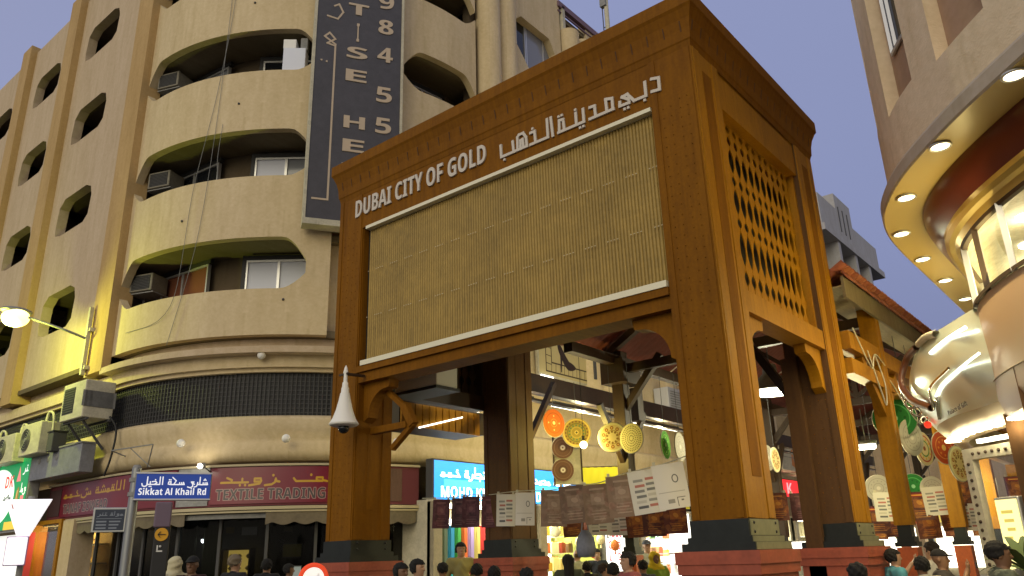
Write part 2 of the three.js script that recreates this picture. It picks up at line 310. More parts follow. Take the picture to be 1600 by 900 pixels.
  rowsBot.forEach((y, k) => {
    const top = rowsTop[k] - 0.2 + (k === 0 ? 0.06 : 0);
    balconyWindow(0.75, 2.2, y - 0.3, top - 0.02, wp[k][0], wp[k][1]); balconyWindow(4.5, 1.75, y - 0.2, top - 0.05, wp[k][2], wp[k][3]);
    balconyWindow(9.4, 1.6, y - 0.3, top - 0.15, M.darkGlass, M.darkGlass);
  });
  // fluted pilasters on the street flank, walls with hexagonal openings between them
  const pil = [[-22.1, -21.12], [-28.15, -27.3], [-32.85, -31.98], [-39, -38.1], [-45, -44]];
  pil.forEach(([a, b]) => { part('pilaster', [X2(a, b, 6.6, ROOF - 0.02, -9.3, -8.72)], M.pilaster, bldg); part('pilaster', [X2(a - 0.22, a, 6.6, ROOF - 0.35, -9.3, -8.8)], M.plaster2, bldg); });
  const hex = (x0, x1, y0, y1) => [[x0, y0 + 0.42], [x0 + 0.06, y0 + 0.1], [x0 + 0.5, y0], [x1 - 0.35, y0], [x1 - 0.06, y0 + 0.2], [x1, y1 - 0.5], [x1 - 0.14, y1 - 0.16], [x1 - 0.5, y1], [x0 + 0.42, y1], [x0 + 0.08, y1 - 0.25]];
  const bays = [[-27.3, -22.32, -26.7, -24.2], [-31.98, -28.37, -31.35, -28.95], [-38.1, -33.07, -36.4, -33.7], [-44, -39.22, -43, -40.4]];
  const yb = [8.55, 11.95, 15.35, 18.72];
  bays.forEach(([a, b, wx0, wx1], bi) => {
    const holes = yb.map((y) => hex(wx0, wx1, y, y + 1.34));
    part('wall', T(ext([[a, 7.0], [b, 7.0], [b, ROOF - 0.25], [a, ROOF - 0.25]], 0.3, holes), 0, 0, -9.26), M.plaster2, bldg);
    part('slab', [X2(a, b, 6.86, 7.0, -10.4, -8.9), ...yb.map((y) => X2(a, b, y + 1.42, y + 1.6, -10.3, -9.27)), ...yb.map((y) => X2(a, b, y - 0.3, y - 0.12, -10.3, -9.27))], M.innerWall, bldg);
    yb.forEach((y, k) => {
      const g = new THREE.Group(); g.name = 'window'; bldg.add(g);
      part('frame', [X2(wx0, wx1, y + 0.98, y + 1.04, -10.2, -10.12), X2((wx0 + wx1) / 2 - 0.03, (wx0 + wx1) / 2 + 0.03, y, y + 0.98, -10.2, -10.12)], M.grey, g);
      part('pane', X2(wx0, wx1, y - 0.1, y + 1.3, -10.3, -10.21), (bi + k) % 3 ? M.darkGlass : M.greyGlass, g);
      if ((bi * 2 + k) % 3 === 0) part('sill_pipe', [X2(wx1 - 0.55, wx1 - 0.5, y, y + 0.8, -9.5, -9.45)], M.grey, g);
    });
  });
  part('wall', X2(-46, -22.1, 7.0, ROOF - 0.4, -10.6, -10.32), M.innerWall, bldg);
  part('wall', X2(-22.32, -21.12, 6.7, 7.2, -9.29, -8.95), M.plaster2, bldg);
  // flank along the souk street: half-round columns, chamfered windows, bays
  const x0 = CX + R0, zc = (u) => CZ - (u - UQ);
  const hc = [11.35, 12.2, 16.1, 17.0, 21.3, 22.2, 26.4, 27.2];
  hc.forEach((u) => part('half_column', CY(0.42, 0.42, ROOF - 6.66 - (u > 14 ? 1.3 : 0), x0 + 0.02, 6.66 + (ROOF - 6.66 - (u > 14 ? 1.3 : 0)) / 2, zc(u), 20), M.plaster, bldg));
  const zwall = (ua, ub) => {               // wall in z,y with chamfered openings, extruded towards +x
    const w = ub - ua, holes = rowsBot.map((y) => [[0.25, y + 0.75], [0.32, y + 1.75], [0.6, y + 2.0], [w - 0.75, y + 1.95], [w - 0.42, y + 1.45], [w - 0.4, y + 0.4], [w - 0.8, y + 0.05], [0.95, y + 0.0]]);
    const g = ext([[0, 6.66], [w, 6.66], [w, ROOF], [0, ROOF]], 0.35, holes); g.rotateY(PI / 2); g.translate(x0 - 0.35, 0, zc(ua)); return g;
  };
  [[12.6, 15.6], [17.4, 20.9], [22.6, 26.0], [27.6, 32]].forEach(([a, b], i) => {
    part('wall', zwall(a, b), M.plaster, bldg);
    rowsBot.forEach((y) => {
      const g = new THREE.Group(); g.name = 'window'; bldg.add(g);
      part('frame', [0.62, 1.12, 1.2, 2.2].map((d) => X2(x0 - 0.34, x0 - 0.26, y, y + 2, zc(a + d) - 0.025, zc(a + d) + 0.025)), M.alu, g);
      part('pane', X2(x0 - 0.32, x0 - 0.3, y - 0.1, y + 2.1, zc(a + 1.17), zc(a + 0.2)), M.darkGlass, g); part('pane', X2(x0 - 0.3, x0 - 0.28, y - 0.1, y + 2.1, zc(a + b - a - 0.3), zc(a + 1.2)), M.greyGlass, g);
    });
  });
  part('wall', [X2(x0 - 0.6, x0 - 0.34, 6.66, ROOF - 0.6, zc(32), zc(10.8)), X2(x0 - 0.3, x0 - 0.05, 6.66, ROOF - 1.4, zc(17.4), zc(15.6)), X2(x0 - 0.3, x0 - 0.05, 6.66, ROOF - 1.4, zc(22.6), zc(20.9)), X2(x0 - 0.3, x0 - 0.05, 6.66, ROOF - 1.4, zc(27.6), zc(26))], M.innerWall, bldg);
  part('roof', [curved(-24, 32, 4.9, R0 - 0.3, ROOF - 0.5, ROOF - 0.3), X2(-46, -14.4, ROOF - 0.7, ROOF - 0.5, -48, -9.4)], M.slab, bldg);
  // ground storey behind the shop signs
  part('wall', [curved(-34, 32, 4.4, 4.7, 0, 5.0, 0.6)], M.innerWall, bldg);
  part('wall', [X2(-46, -45.6, 0, ROOF - 0.5, -48, -9.3), X2(-46, -14.6, 0, ROOF - 0.5, -48, -47.7)], M.plaster2, bldg);
  const bolts = []; for (const [u, y] of [[2.0, 10.3], [3.4, 13.6], [5.0, 7.9], [3.6, 16.9]]) { const [x, z] = P(u, R0 + 0.01); bolts.push(T(new THREE.SphereGeometry(0.035, 8, 6), x, y, z)); }
  parts('anchor', bolts, M.greyDark, bldg);
  const spots = []; for (const [u, y] of [[4.6, 6.45], [2.8, 4.42], [5.3, 4.44], [7.9, 4.4]]) { const [x, z] = P(u, 6.5); spots.push(T(new THREE.SphereGeometry(0.1, 12, 8), x, y, z)); }
  parts('wall_light', spots, M.white, bldg);
}
// ---- split air conditioners on the balconies
function windowAC(u, r, y, label) {
  const [x, z] = P(u, r), t = thing('air_conditioner', label, 'air conditioner', [x, y, z], Math.max(0, u / R0) + 0.38, 'window air conditioners on the balconies');
  part('casing', RB(0.75, 0.5, 0.62, 0, 0.3, 0, 0.03), mat([0.24, 0.22, 0.17], { map: TX.grime }), t);
  part('grille', Array.from({ length: 9 }, (_, i) => B(0.6, 0.018, 0.02, 0, 0.12 + i * 0.045, 0.315)), M.greyDark, t);
  part('vent_face', B(0.62, 0.4, 0.01, 0, 0.3, 0.307), M.black, t);
  part('tray', [B(0.8, 0.03, 0.6, 0, 0.02, -0.04), B(0.05, 0.3, 0.05, -0.3, -0.15, -0.2), B(0.05, 0.3, 0.05, 0.3, -0.15, -0.2)], M.grey, t);
}
windowAC(-0.05, 5.8, 15.2, 'boxy cream air conditioner on the highest full balcony of the corner');
windowAC(0.0, 5.72, 11.9, 'dim cream air conditioner in the left end of the middle balcony');
windowAC(-0.2, 5.75, 8.8, 'grey air conditioner above the lowest balcony, beside the brown curtain');
{
  const [x, z] = P(4.78, 6.15), t = thing('storage_box', 'pale box and cabinet standing on the upper balcony beside the vertical sign', 'box', [x, 14.62, z], 0.75);
  part('cabinet', RB(0.62, 0.75, 0.4, 0.05, 0.36, 0), M.curtain, t); part('carton', RB(0.36, 0.3, 0.35, -0.1, 0.885, 0), M.white, t); part('carton', RB(0.2, 0.4, 0.2, 0.28, 0.935, 0), M.grey, t);
}
// ---- wall unit, condensers and ledge clutter
{
  const [x, z] = P(-0.35, 6.85), t = thing('wall_air_conditioner', 'large square air conditioner on a bracket over the dark vent band', 'air conditioner', [x, 5.2, z], 0.02);
  part('casing', [RB(1.25, 0.95, 0.75, 0, 0.5, 0, 0.03)], M.cream, t); part('vent_face', B(0.6, 0.66, 0.02, -0.22, 0.52, 0.372), M.black, t);
  part('grille', Array.from({ length: 10 }, (_, i) => B(0.58, 0.016, 0.02, -0.22, 0.24 + i * 0.062, 0.385)), M.greyDark, t);
  part('grille', Array.from({ length: 8 }, (_, i) => B(0.012, 0.4, 0.4, 0.631, 0.5, -0.2 + i * 0.06)), M.grey, t);
  part('bracket', [B(1.35, 0.05, 0.06, 0, 0, 0.25), B(1.35, 0.05, 0.06, 0, 0, -0.3), bar([-0.4, 0, 0.25], [-0.4, -0.7, -0.35], 0.05, 0.05), bar([0.4, 0, 0.25], [0.4, -0.7, -0.35], 0.05, 0.05)], M.greyDark, t);
  part('pipe', [tube([[0.65, 0.1, -0.3], [0.8, -0.2, -0.42], [0.74, -0.9, -0.42], [0.55, -1.35, -0.4]], 0.028)], M.black, t);
}
[[-3.0, 4.62, 'outdoor condenser unit with a round fan, nearest the square air conditioner', 0.86], [-4.7, 4.55, 'outdoor condenser unit on the ledge, middle of the row of three', 0.8], [-6.3, 4.55, 'outdoor condenser unit at the far end of the ledge, furthest from the street sign', 0.8]].forEach(([u, y, label, h]) => {
  const t = thing('condenser_unit', label, 'condenser unit', [CX + u, y, -8.45], 0, 'condenser units on the shop ledge');
  part('casing', RB(1.3, h, 0.5, 0, h / 2, 0, 0.03), M.cream, t); part('fan_recess', CY(0.3, 0.3, 0.02, -0.25, h / 2, 0.252, 24, PI / 2), M.black, t);
  part('fan_guard', [...[0.1, 0.17, 0.24, 0.3].map((r) => T(new THREE.TorusGeometry(r, 0.008, 5, 24), -0.25, h / 2, 0.268)), CY(0.06, 0.06, 0.02, -0.25, h / 2, 0.27, 14, PI / 2)], M.grey, t);
  part('pipe', tube([[0.5, 0.5, 0.1], [0.55, h + 0.25, 0.05], [0.68, h + 0.2, 0], [0.72, 0.2, -0.05]], 0.035), M.cream, t);
});
{
  const t = thing('ledge_crate', 'small dark box on the ledge beside the condenser units', 'box', [CX - 1.95, 4.62, -8.5]); part('box', RB(0.35, 0.5, 0.35, 0, 0.25, 0), M.greyDark, t); part('lid', B(0.38, 0.04, 0.38, 0, 0.52, 0), M.black, t);
  const p = thing('metal_panel', 'dented grey metal panel box under the condenser units', 'panel', [CX - 2.05, 3.98, -8.7]); part('sheet', RB(3.3, 0.72, 0.35, 0, 0.36, 0, 0.02), mat([0.25, 0.26, 0.29], { map: TX.grime, roughness: 0.5 }), p);
  parts('dent', [-0.9, -0.35, 0.2].map((x) => T(new THREE.SphereGeometry(0.09, 10, 6).scale(1, 1, 0.25), x, 0.5, 0.175)), M.grey, p); part('edge_strip', B(3.34, 0.04, 0.4, 0, 0.74, 0), M.grey, p);
  const s = thing('sign_bracket', 'rusty angle bracket with rods on the cornice above the textile sign', 'bracket', [...(() => { const [x, z] = P(1.3, 6.3); return [x, 4.1, z]; })()], 0.2);
  part('rod', [bar([-0.6, 0.3, 0.3], [0.9, 0.32, 0.3], 0.025, 0.025), bar([-0.6, 0.3, 0.3], [-0.6, 0.2, -0.1], 0.025, 0.025), bar([0.9, 0.32, 0.3], [0.4, -0.15, 0], 0.025, 0.025), bar([0.1, 0.3, 0.3], [0.5, -0.15, 0], 0.02, 0.02)], M.grey, s);
}
// ---- loose cables hanging down the round corner
[[[2.6, 21.9, 3.0, 17.8, 2.75, 14.2, 2.3, 11.2, 2.0, 8.0, 1.6, 7.6, 0.3, 7.5], 'long thin cable drooping down the balconies and looping towards the pilaster'], [[2.9, 17.8, 2.8, 12.9, 2.55, 9.4, 2.0, 6.9], 'second thin cable hanging straight beside the drooping one on the balconies'], [[3.0, 13.0, 2.95, 11.9, 3.0, 11.4], 'short cable end over the middle balcony']].forEach(([a, label]) => {
  const pts = []; for (let i = 0; i < a.length; i += 2) { const [x, z] = P(a[i], R0 + 0.04); pts.push([x, a[i + 1], z]); }
  tag(part('cable', tube(pts, 0.007, 60, 5), M.grey), label, 'cable', 'cables on the corner building');
});
// ---- vertical sign
{
  const [ax, az] = P(5.4, 6.92), [bx, bz] = P(7.72, 6.92), w = Math.hypot(bx - ax, bz - az), turn = Math.atan2(bx - ax, bz - az) - PI / 2;
  const t = thing('vertical_sign', 'tall dark slate advertising sign with pale letters and digits', 'sign', [(ax + bx) / 2, 9.75, (az + bz) / 2], turn);
  part('panel', X2(-w / 2 + 0.07, w / 2 - 0.07, 0.16, 14.5, -0.3, 0), mat([0.055, 0.052, 0.062], { map: TX.grime, roughness: 0.5 }), t);
  part('frame', [X2(-w / 2, w / 2, 0, 0.16, -0.35, 0.05), X2(-w / 2, -w / 2 + 0.07, 0.16, 14.5, -0.35, 0.03), X2(w / 2 - 0.07, w / 2, 0.16, 14.5, -0.35, 0.03)], M.cream, t);
  const ink = mat([0.46, 0.37, 0.27]);
  const put = (ch, x, y, h, w) => { const g = glyphs(ch, h, 0.02, 1), bb = g.boundingBox; if (w) g.scale(w / (bb.max.x - bb.min.x), h / (bb.max.y - bb.min.y), 1); g.computeBoundingBox(); const b2 = g.boundingBox; g.translate(x - (b2.min.x + b2.max.x) / 2, y - b2.min.y, 0.002); part('letter', g, ink, t); };
  // centre column ADVERTISE HERE, of which the lower letters are in view; right column a telephone number
  [['E', 8.1], ['R', 7.35], ['T', 6.55], ['I', 5.66, 0.6, 0.075], ['S', 5.1], ['E', 4.36], ['H', 2.9], ['E', 2.19], ['R', 1.47], ['E', 0.75]].forEach(([c, y, h = 0.37, w = 0.57]) => put(c, -0.05, y, h, w));
  [['9', 6.93], ['8', 6.07], ['4', 5.14], ['5', 3.84], ['5', 2.87]].forEach(([c, y]) => put(c, 0.73, y, 0.48, 0.43));
  const lines = stroke3([[[-0.65, 5.45], [-0.65, 0.73], [-1.03, 0.73]], [[-0.65, 5.4], [-0.87, 5.45], [-0.66, 5.62], [-0.82, 5.8], [-0.95, 5.66], [-0.65, 5.45]], [[-0.9, 6.35], [-0.62, 6.3], [-0.48, 6.55], [-0.6, 6.8], [-0.72, 6.72]], [[-0.95, 7.2], [-0.6, 7.0], [-0.7, 7.4], [-0.95, 7.45]]], [[-1.0, 4.88], [-0.86, 4.86], [-0.6, 7.1]], 0.05, 0.02);
  part('arabic_lettering', lines, ink, t);
}
// ---------------------------------------------------------------- the gate
const GX0 = -10.41, GX1 = -3.51, GZ0 = -8, GZ1 = -12.2, PW = 0.62, PD = 0.76;
const gate = thing('market_gate', 'brown wooden market gate with slatted billboard and fretwork side', 'gate', [0, 0, 0]);
{
  const post = (x0, z1, inner) => {         // x0 left edge, z1 front edge
    const x1 = x0 + PW, z0 = z1 - PD, inside = z1 < -9, mm = inside ? M.woodShade : M.wood, ms = x0 > -5 ? M.woodLit : mm;  // back posts take the shaded copy, right-hand side faces the lit copy
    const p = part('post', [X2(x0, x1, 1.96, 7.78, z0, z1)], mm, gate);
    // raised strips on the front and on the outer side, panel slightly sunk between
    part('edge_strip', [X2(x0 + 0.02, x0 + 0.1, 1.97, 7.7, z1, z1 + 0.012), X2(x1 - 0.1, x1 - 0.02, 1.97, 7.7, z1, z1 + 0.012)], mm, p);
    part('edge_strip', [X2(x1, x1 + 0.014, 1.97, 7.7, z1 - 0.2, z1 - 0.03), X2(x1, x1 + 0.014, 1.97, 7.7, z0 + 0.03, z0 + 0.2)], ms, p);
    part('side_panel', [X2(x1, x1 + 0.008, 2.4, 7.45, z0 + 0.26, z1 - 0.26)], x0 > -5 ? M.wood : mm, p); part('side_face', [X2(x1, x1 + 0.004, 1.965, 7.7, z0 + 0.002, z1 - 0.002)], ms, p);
    const st = []; for (let y = 2.1; y < 7.0; y += 0.135) for (const dx of [0.16, 0.27, 0.4, 0.5]) st.push(T(new THREE.OctahedronGeometry(0.009), x0 + dx, y + (dx > 0.3 ? 0.06 : 0), z1 + 0.004));
    part('stud', st, M.wood, p, { kind: 'stuff' });
    // dark metal collar, then red base with mouldings
    const c = part('collar', [X2(x0 - 0.02, x1 + 0.02, 1.79, 1.96, z0 - 0.02, z1 + 0.02), X2(x0 - 0.05, x1 + 0.05, 1.73, 1.79, z0 - 0.05, z1 + 0.05), X2(x0 - 0.1, x1 + 0.1, 1.65, 1.73, z0 - 0.1, z1 + 0.1)], M.collar, gate);
    if (x0 > -5) part('lit_side_skin', [X2(x1 + 0.02, x1 + 0.026, 1.795, 1.955, z0 + 0.01, z1 - 0.01), X2(x1 + 0.05, x1 + 0.056, 1.732, 1.788, z0 - 0.03, z1 + 0.03), X2(x1 + 0.1, x1 + 0.106, 1.655, 1.728, z0 - 0.08, z1 + 0.08)], mat([0.25, 0.25, 0.15], { map: TX.grime, metalness: 0.3, roughness: 0.45 }), c);  // paler skin on the collar's lit side, light put into its colour
    parts('bolt', [[0.1, 1.92], [0.1, 1.83], [PD - 0.1, 1.92], [PD - 0.1, 1.83]].map(([d, y]) => T(new THREE.SphereGeometry(0.018, 8, 6), x1 + 0.022, y, z1 - d)), M.black, c);
    part('base', [X2(x0 - 0.16, x1 + 0.16, 1.52, 1.65, z0 - 0.16, z1 + 0.16), X2(x0 - 0.145, x1 + 0.145, 1.42, 1.52, z0 - 0.145, z1 + 0.145), X2(x0 - 0.12, x1 + 0.12, 0.3, 1.42, z0 - 0.12, z1 + 0.12), X2(x0 - 0.22, x1 + 0.22, -0.02, 0.3, z0 - 0.22, z1 + 0.22)], M.red, gate);
  };
  post(GX0, GZ0); post(GX1 - PW, GZ0); post(GX0 + 0.26, GZ1 + PD); post(GX1 - PW, GZ1 + PD);
  part('cable_casing', X2(GX1 - PW - 0.03, GX1 - PW + 0.2, 0, 4.3, GZ1 + PD + 0.013, GZ1 + PD + 0.12), M.woodShade, gate);
  const i0 = GX0 + PW, i1 = GX1 - PW;
  // front: lintel, sign board, frieze
  part('lintel', [X2(i0, i1, 4.36, 4.52, GZ0 - 0.42, GZ0 - 0.02), X2(i0, i1, 4.52, 4.62, GZ0 - 0.4, GZ0 + 0.03)], M.wood, gate);
  part('frieze', [X2(i0, i1, 7.06, 7.78, GZ0 - 0.45, GZ0 - 0.005)], M.wood, gate);
  const ct = [[0, 7.7], [0.018, 7.78], [0.03, 7.8], [0.04, 7.95], [0.065, 8.08], [0.11, 8.2], [0.135, 8.24], [0.135, 8.42]];
  const ring = (o) => [[GX0 - o, GZ1 - o], [GX0 - o, GZ0 + o], [GX1 + o, GZ0 + o], [GX1 + o, GZ1 - o], [GX0 - o, GZ1 - o]];
  const cq = []; for (let k = 0; k < ct.length - 1; k++) { const a = ring(ct[k][0]), b = ring(ct[k + 1][0]); for (let s = 0; s < 4; s++) cq.push([[a[s][0], ct[k][1], a[s][1]], [a[s + 1][0], ct[k][1], a[s + 1][1]], [b[s + 1][0], ct[k + 1][1], b[s + 1][1]], [b[s][0], ct[k + 1][1], b[s][1]]]); }
  part('cornice', quads(cq), M.wood, gate);
  part('roof', X2(GX0 - 0.13, GX1 + 0.13, 8.38, 8.41, GZ1 - 0.13, GZ0 + 0.13), M.woodDark, gate);
  // carved dentils in the cove of the cornice
  const den = []; for (let x = GX0 + 0.1; x < GX1; x += 0.24) den.push(T(B(0.014, 0.15, 0.01), x, 7.99, GZ0 + 0.05, 0.2)); for (let z = GZ1 + 0.1; z < GZ0; z += 0.24) { const g = B(0.01, 0.15, 0.014); g.rotateZ(-0.2); g.translate(GX1 + 0.05, 7.99, z); den.push(g); }
  part('dentil', den, M.woodShade, gate, { kind: 'stuff' });
  // rotating-slat billboard
  const sx0 = -9.68, sx1 = -4.14, sy0 = 4.64, sy1 = 7.05, board = part('billboard_back', X2(i0 + 0.02, i1 - 0.01, sy0 - 0.015, sy1, GZ0 - 0.4, GZ0 - 0.14), M.black, gate);
  const n = 112, w = (sx1 - sx0) / n, ribs = [];
  for (let i = 0; i < n; i++) { const x = sx0 + w * (i + 0.5), g = new THREE.CylinderGeometry(w * 0.52, w * 0.52, sy1 - sy0 - 0.1, 6, 1, true); g.rotateY(((i * 7) % 5) * 0.03); g.translate(x, (sy0 + sy1) / 2, GZ0 - 0.1); ribs.push(g); }
  part('slat', ribs, mat([0.39, 0.26, 0.06], { map: TX.grime, roughness: 0.6, metalness: 0.1 }), board, { kind: 'stuff' });
  const jt = []; for (const y of [sy0 + (sy1 - sy0) / 3, sy0 + 2 * (sy1 - sy0) / 3]) for (let i = 0; i < n; i++) if ((i * 13) % 7 < 4) jt.push(B(w * 0.4, 0.01, 0.008, sx0 + w * (i + 0.5), y, GZ0 - 0.05));
  part('slat_joint', jt, mat([0.6, 0.5, 0.32]), board, { kind: 'stuff' });
  const trim = mat([0.72, 0.68, 0.5], { roughness: 0.35 });
  part('billboard_trim', [X2(sx0, sx1, sy1 - 0.05, sy1 + 0.005, GZ0 - 0.13, GZ0 + 0.02)], trim, board); part('billboard_trim', [X2(sx0, sx1, sy0 - 0.02, sy0 + 0.06, GZ0 - 0.13, GZ0 + 0.045)], trim, board);
  // raised lettering
  const ink = mat([0.55, 0.5, 0.43], { roughness: 0.5 });
  const text = 'DUBAI CITY OF GOLD', probe = glyphs(text, 0.225, 0.02), bb = probe.boundingBox, sx = 3.02 / (bb.max.x - bb.min.x); let x = -9.99;
  const adv = (c) => { const r = font.data.glyphs[c]; return (r.ha / font.data.resolution) * (0.225 / 0.714) * sx; };
  for (const c of text) { if (c !== ' ') part('letter', T(glyphs(c, 0.225, 0.025, sx), x, 7.29, GZ0 + 0.002), ink, gate); x += adv(c); }
  const ar = [
    [[[-4.081, 7.437], [-3.979, 7.411], [-3.981, 7.239], [-4.089, 7.253]]],
    [[[-4.181, 7.434], [-4.18, 7.232], [-4.358, 7.235], [-4.452, 7.37], [-4.532, 7.361], [-4.432, 7.283], [-4.433, 7.236], [-4.577, 7.243], [-4.572, 7.299]]],
    [[[-4.686, 7.244], [-4.686, 7.409], [-4.786, 7.435], [-4.78, 7.26]], [[-4.679, 7.243], [-5.057, 7.243]], [[-5.044, 7.418], [-4.967, 7.411], [-4.962, 7.243]]],
    [[[-5.158, 7.441], [-5.154, 7.243], [-5.587, 7.243]], [[-5.281, 7.427], [-5.279, 7.243]], [[-5.571, 7.243], [-5.564, 7.424], [-5.498, 7.418], [-5.486, 7.244]]],
    [[[-5.708, 7.531], [-5.687, 7.235]]],
    [[[-5.776, 7.531], [-5.772, 7.243], [-6.087, 7.243]], [[-6.079, 7.429], [-6.005, 7.429], [-5.995, 7.244]]],
    [[[-6.154, 7.245], [-6.164, 7.392], [-6.214, 7.482], [-6.294, 7.48], [-6.321, 7.453], [-6.325, 7.245]], [[-6.27, 7.245], [-6.269, 7.378], [-6.227, 7.387], [-6.216, 7.248]], [[-6.15, 7.245], [-6.638, 7.245], [-6.645, 7.436]], [[-6.416, 7.419], [-6.401, 7.243]]],
  ];
  ar.forEach((st) => part('letter', T(mergeGeometries(stroke3(st, [], 0.042, 0.02).map(uvm)), 0, 0.01, GZ0 + 0.012), ink, gate));
  parts('letter_dot', stroke3([], [[-4.204, 7.186], [-4.508, 7.18], [-4.452, 7.18], [-5.283, 7.49], [-5.22, 7.185], [-5.165, 7.186], [-5.57, 7.5], [-5.515, 7.5], [-6.039, 7.494], [-6.579, 7.19]], 0.036, 0.02).map((g) => T(g, 0, 0, GZ0 + 0.012)), ink, gate);
  // right and left sides: beam, fretwork boards, top rail
  for (const [sx, out] of [[GX1, 1], [GX0, -1]]) {
    const xa = out > 0 ? sx - 0.3 : sx + 0.05, xb = out > 0 ? sx - 0.05 : sx + 0.3, z0 = GZ1 + PD, z1 = GZ0 - PD;
    part('side_beam', [X2(xa, xb + (out > 0 ? 0.04 : 0), 4.36, 4.64, z0, z1)], out > 0 ? M.woodLit : M.woodDark, gate);  // same gate wood: light put into the right side's colour, shade into the left's
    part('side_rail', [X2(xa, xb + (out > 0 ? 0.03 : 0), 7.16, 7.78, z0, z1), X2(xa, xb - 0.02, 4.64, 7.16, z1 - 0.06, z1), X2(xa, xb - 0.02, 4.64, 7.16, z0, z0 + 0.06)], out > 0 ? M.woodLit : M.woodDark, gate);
    // boards whose shaped edges leave drops and diamonds between them
    const N = 12, p0 = z1 - 0.06, p1 = z0 + 0.06, bw = (p0 - p1) / N;
    const gap = (y, k) => { let g = 0.006; const s = k % 2 ? 0.0 : 0.0; for (const [c, h, a] of [[4.92, 0.1, 0.074], [5.33, 0.25, 0.09], [5.69, 0.075, 0.066], [6.0, 0.19, 0.088], [6.3, 0.075, 0.066], [6.6, 0.19, 0.088], [6.9, 0.075, 0.066], [7.08, 0.06, 0.06]]) { const d = Math.abs(y - c - s) / h; if (d < 1) g = Math.max(g, a * (1 - d * d) * (d < 0.0 ? 1 : 1)); } return g; };
    const ys = []; for (let y = 4.64; y <= 7.161; y += 0.028) ys.push(y);
    const shape = []; ys.forEach((y) => shape.push([-bw / 2 + gap(y, 0), y])); [...ys].reverse().forEach((y) => shape.push([bw / 2 - gap(y, 0), y]));
    const g = uvm(ext(shape, 0.012)); part('shade_board', out > 0 ? X2(sx - 0.5, sx - 0.46, 4.64, 7.12, z0, z1) : X2(sx + 0.02, sx + 0.05, 4.64, 7.12, z0, z1), M.black, gate); g.rotateY(PI / 2);  // black board added behind the fretwork so its gaps read as shade
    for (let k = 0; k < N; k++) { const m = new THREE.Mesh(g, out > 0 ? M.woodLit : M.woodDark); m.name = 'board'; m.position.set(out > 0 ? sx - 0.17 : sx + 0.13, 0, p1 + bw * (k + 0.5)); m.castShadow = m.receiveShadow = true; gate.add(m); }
  }
  // curved corner brackets under the lintel and the side beam
  const br = (s) => { const c = []; for (let i = 0; i <= 8; i++) { const a = (i / 8) * PI / 2; c.push([0.55 - 0.42 * Math.sin(a), -0.55 + 0.42 * Math.cos(a) ]); } return [[0, 0], [0, -0.62], [0.13, -0.55], ...c.reverse(), [0.6, -0.12], [0.62, 0]].map(([a, b]) => [a * s, b]); };
  part('bracket', T(ext(br(1), 0.2), i0, 4.36, GZ0 - 0.34), M.wood, gate); part('bracket', T(ext(br(-1).reverse(), 0.2), i1, 4.36, GZ0 - 0.34), M.wood, gate);
  { const g = ext(br(1), 0.16); g.rotateY(PI / 2); g.translate(GX1 - 0.25, 4.36, GZ0 - PD); part('bracket', g, M.woodLit, gate); const h = ext(br(-1).reverse(), 0.16); h.rotateY(PI / 2); h.translate(GX1 - 0.25, 4.36, GZ1 + PD); part('bracket', h, M.woodLit, gate); }
  // angular knee bracket on the inner side of the left front post
  part('knee_bracket', [bar([-9.6, 4.34, -8.35], [-8.98, 3.9, -8.3], 0.08, 0.08), bar([-8.98, 3.92, -8.3], [-8.78, 3.6, -8.3], 0.12, 0.12), bar([-8.78, 3.62, -8.3], [-9.3, 3.3, -8.35], 0.08, 0.08), bar([-9.78, 3.62, -8.35], [-8.9, 3.62, -8.3], 0.12, 0.1)], M.wood, gate);
  // inner frame under the roof
  part('tie_beam', [X2(i0, i1, 6.2, 6.42, GZ1 + 0.1, GZ1 + 0.3), X2(-7.06, -6.86, 6.9, 7.1, GZ1, GZ0 - 0.45)], M.woodDark, gate);
  part('ceiling', X2(GX0 + 0.3, GX1 - 0.3, 7.1, 7.14, GZ1, GZ0 - 0.45), M.roofRed, gate);
  parts('brace', [bar([-4.15, 3.6, -11.9], [-4.9, 4.9, -11.9], 0.12, 0.12)], M.woodDark, gate);
}
// ---- bell-shaped camera housing on the left front post
{
  const t = thing('surveillance_camera', 'white bell-shaped camera housing on the left gate post', 'security camera', [-9.6, 3.58, -7.62]);
  part('housing', lathe([[0.29, 0.04], [0.315, 0.06], [0.3, 0.075], [0.24, 0.15], [0.18, 0.27], [0.13, 0.42], [0.1, 0.53], [0.1, 0.535], [0.085, 0.54], [0.08, 0.62], [0.068, 0.625], [0.062, 0.7], [0.045, 0.705], [0.04, 0.84], [0.055, 0.86], [0.03, 0.94], [0.0, 0.98]].map(([r, y]) => [r * 0.72, y]), 32), M.white, t);
  part('rim', lathe([[0, 0.03], [0.15, 0.02], [0.209, 0.04]], 32), M.white, t); part('lens_dome', T(new THREE.SphereGeometry(0.085, 18, 12), 0, 0.0, 0), M.darkGlass, t);
  part('arm', [bar([-0.15, 0.84, 0], [0.06, 0.84, 0], 0.03, 0.03), bar([0, 0.84, 0], [0, 0.86, -0.37], 0.04, 0.04)], M.woodDark, t);
}
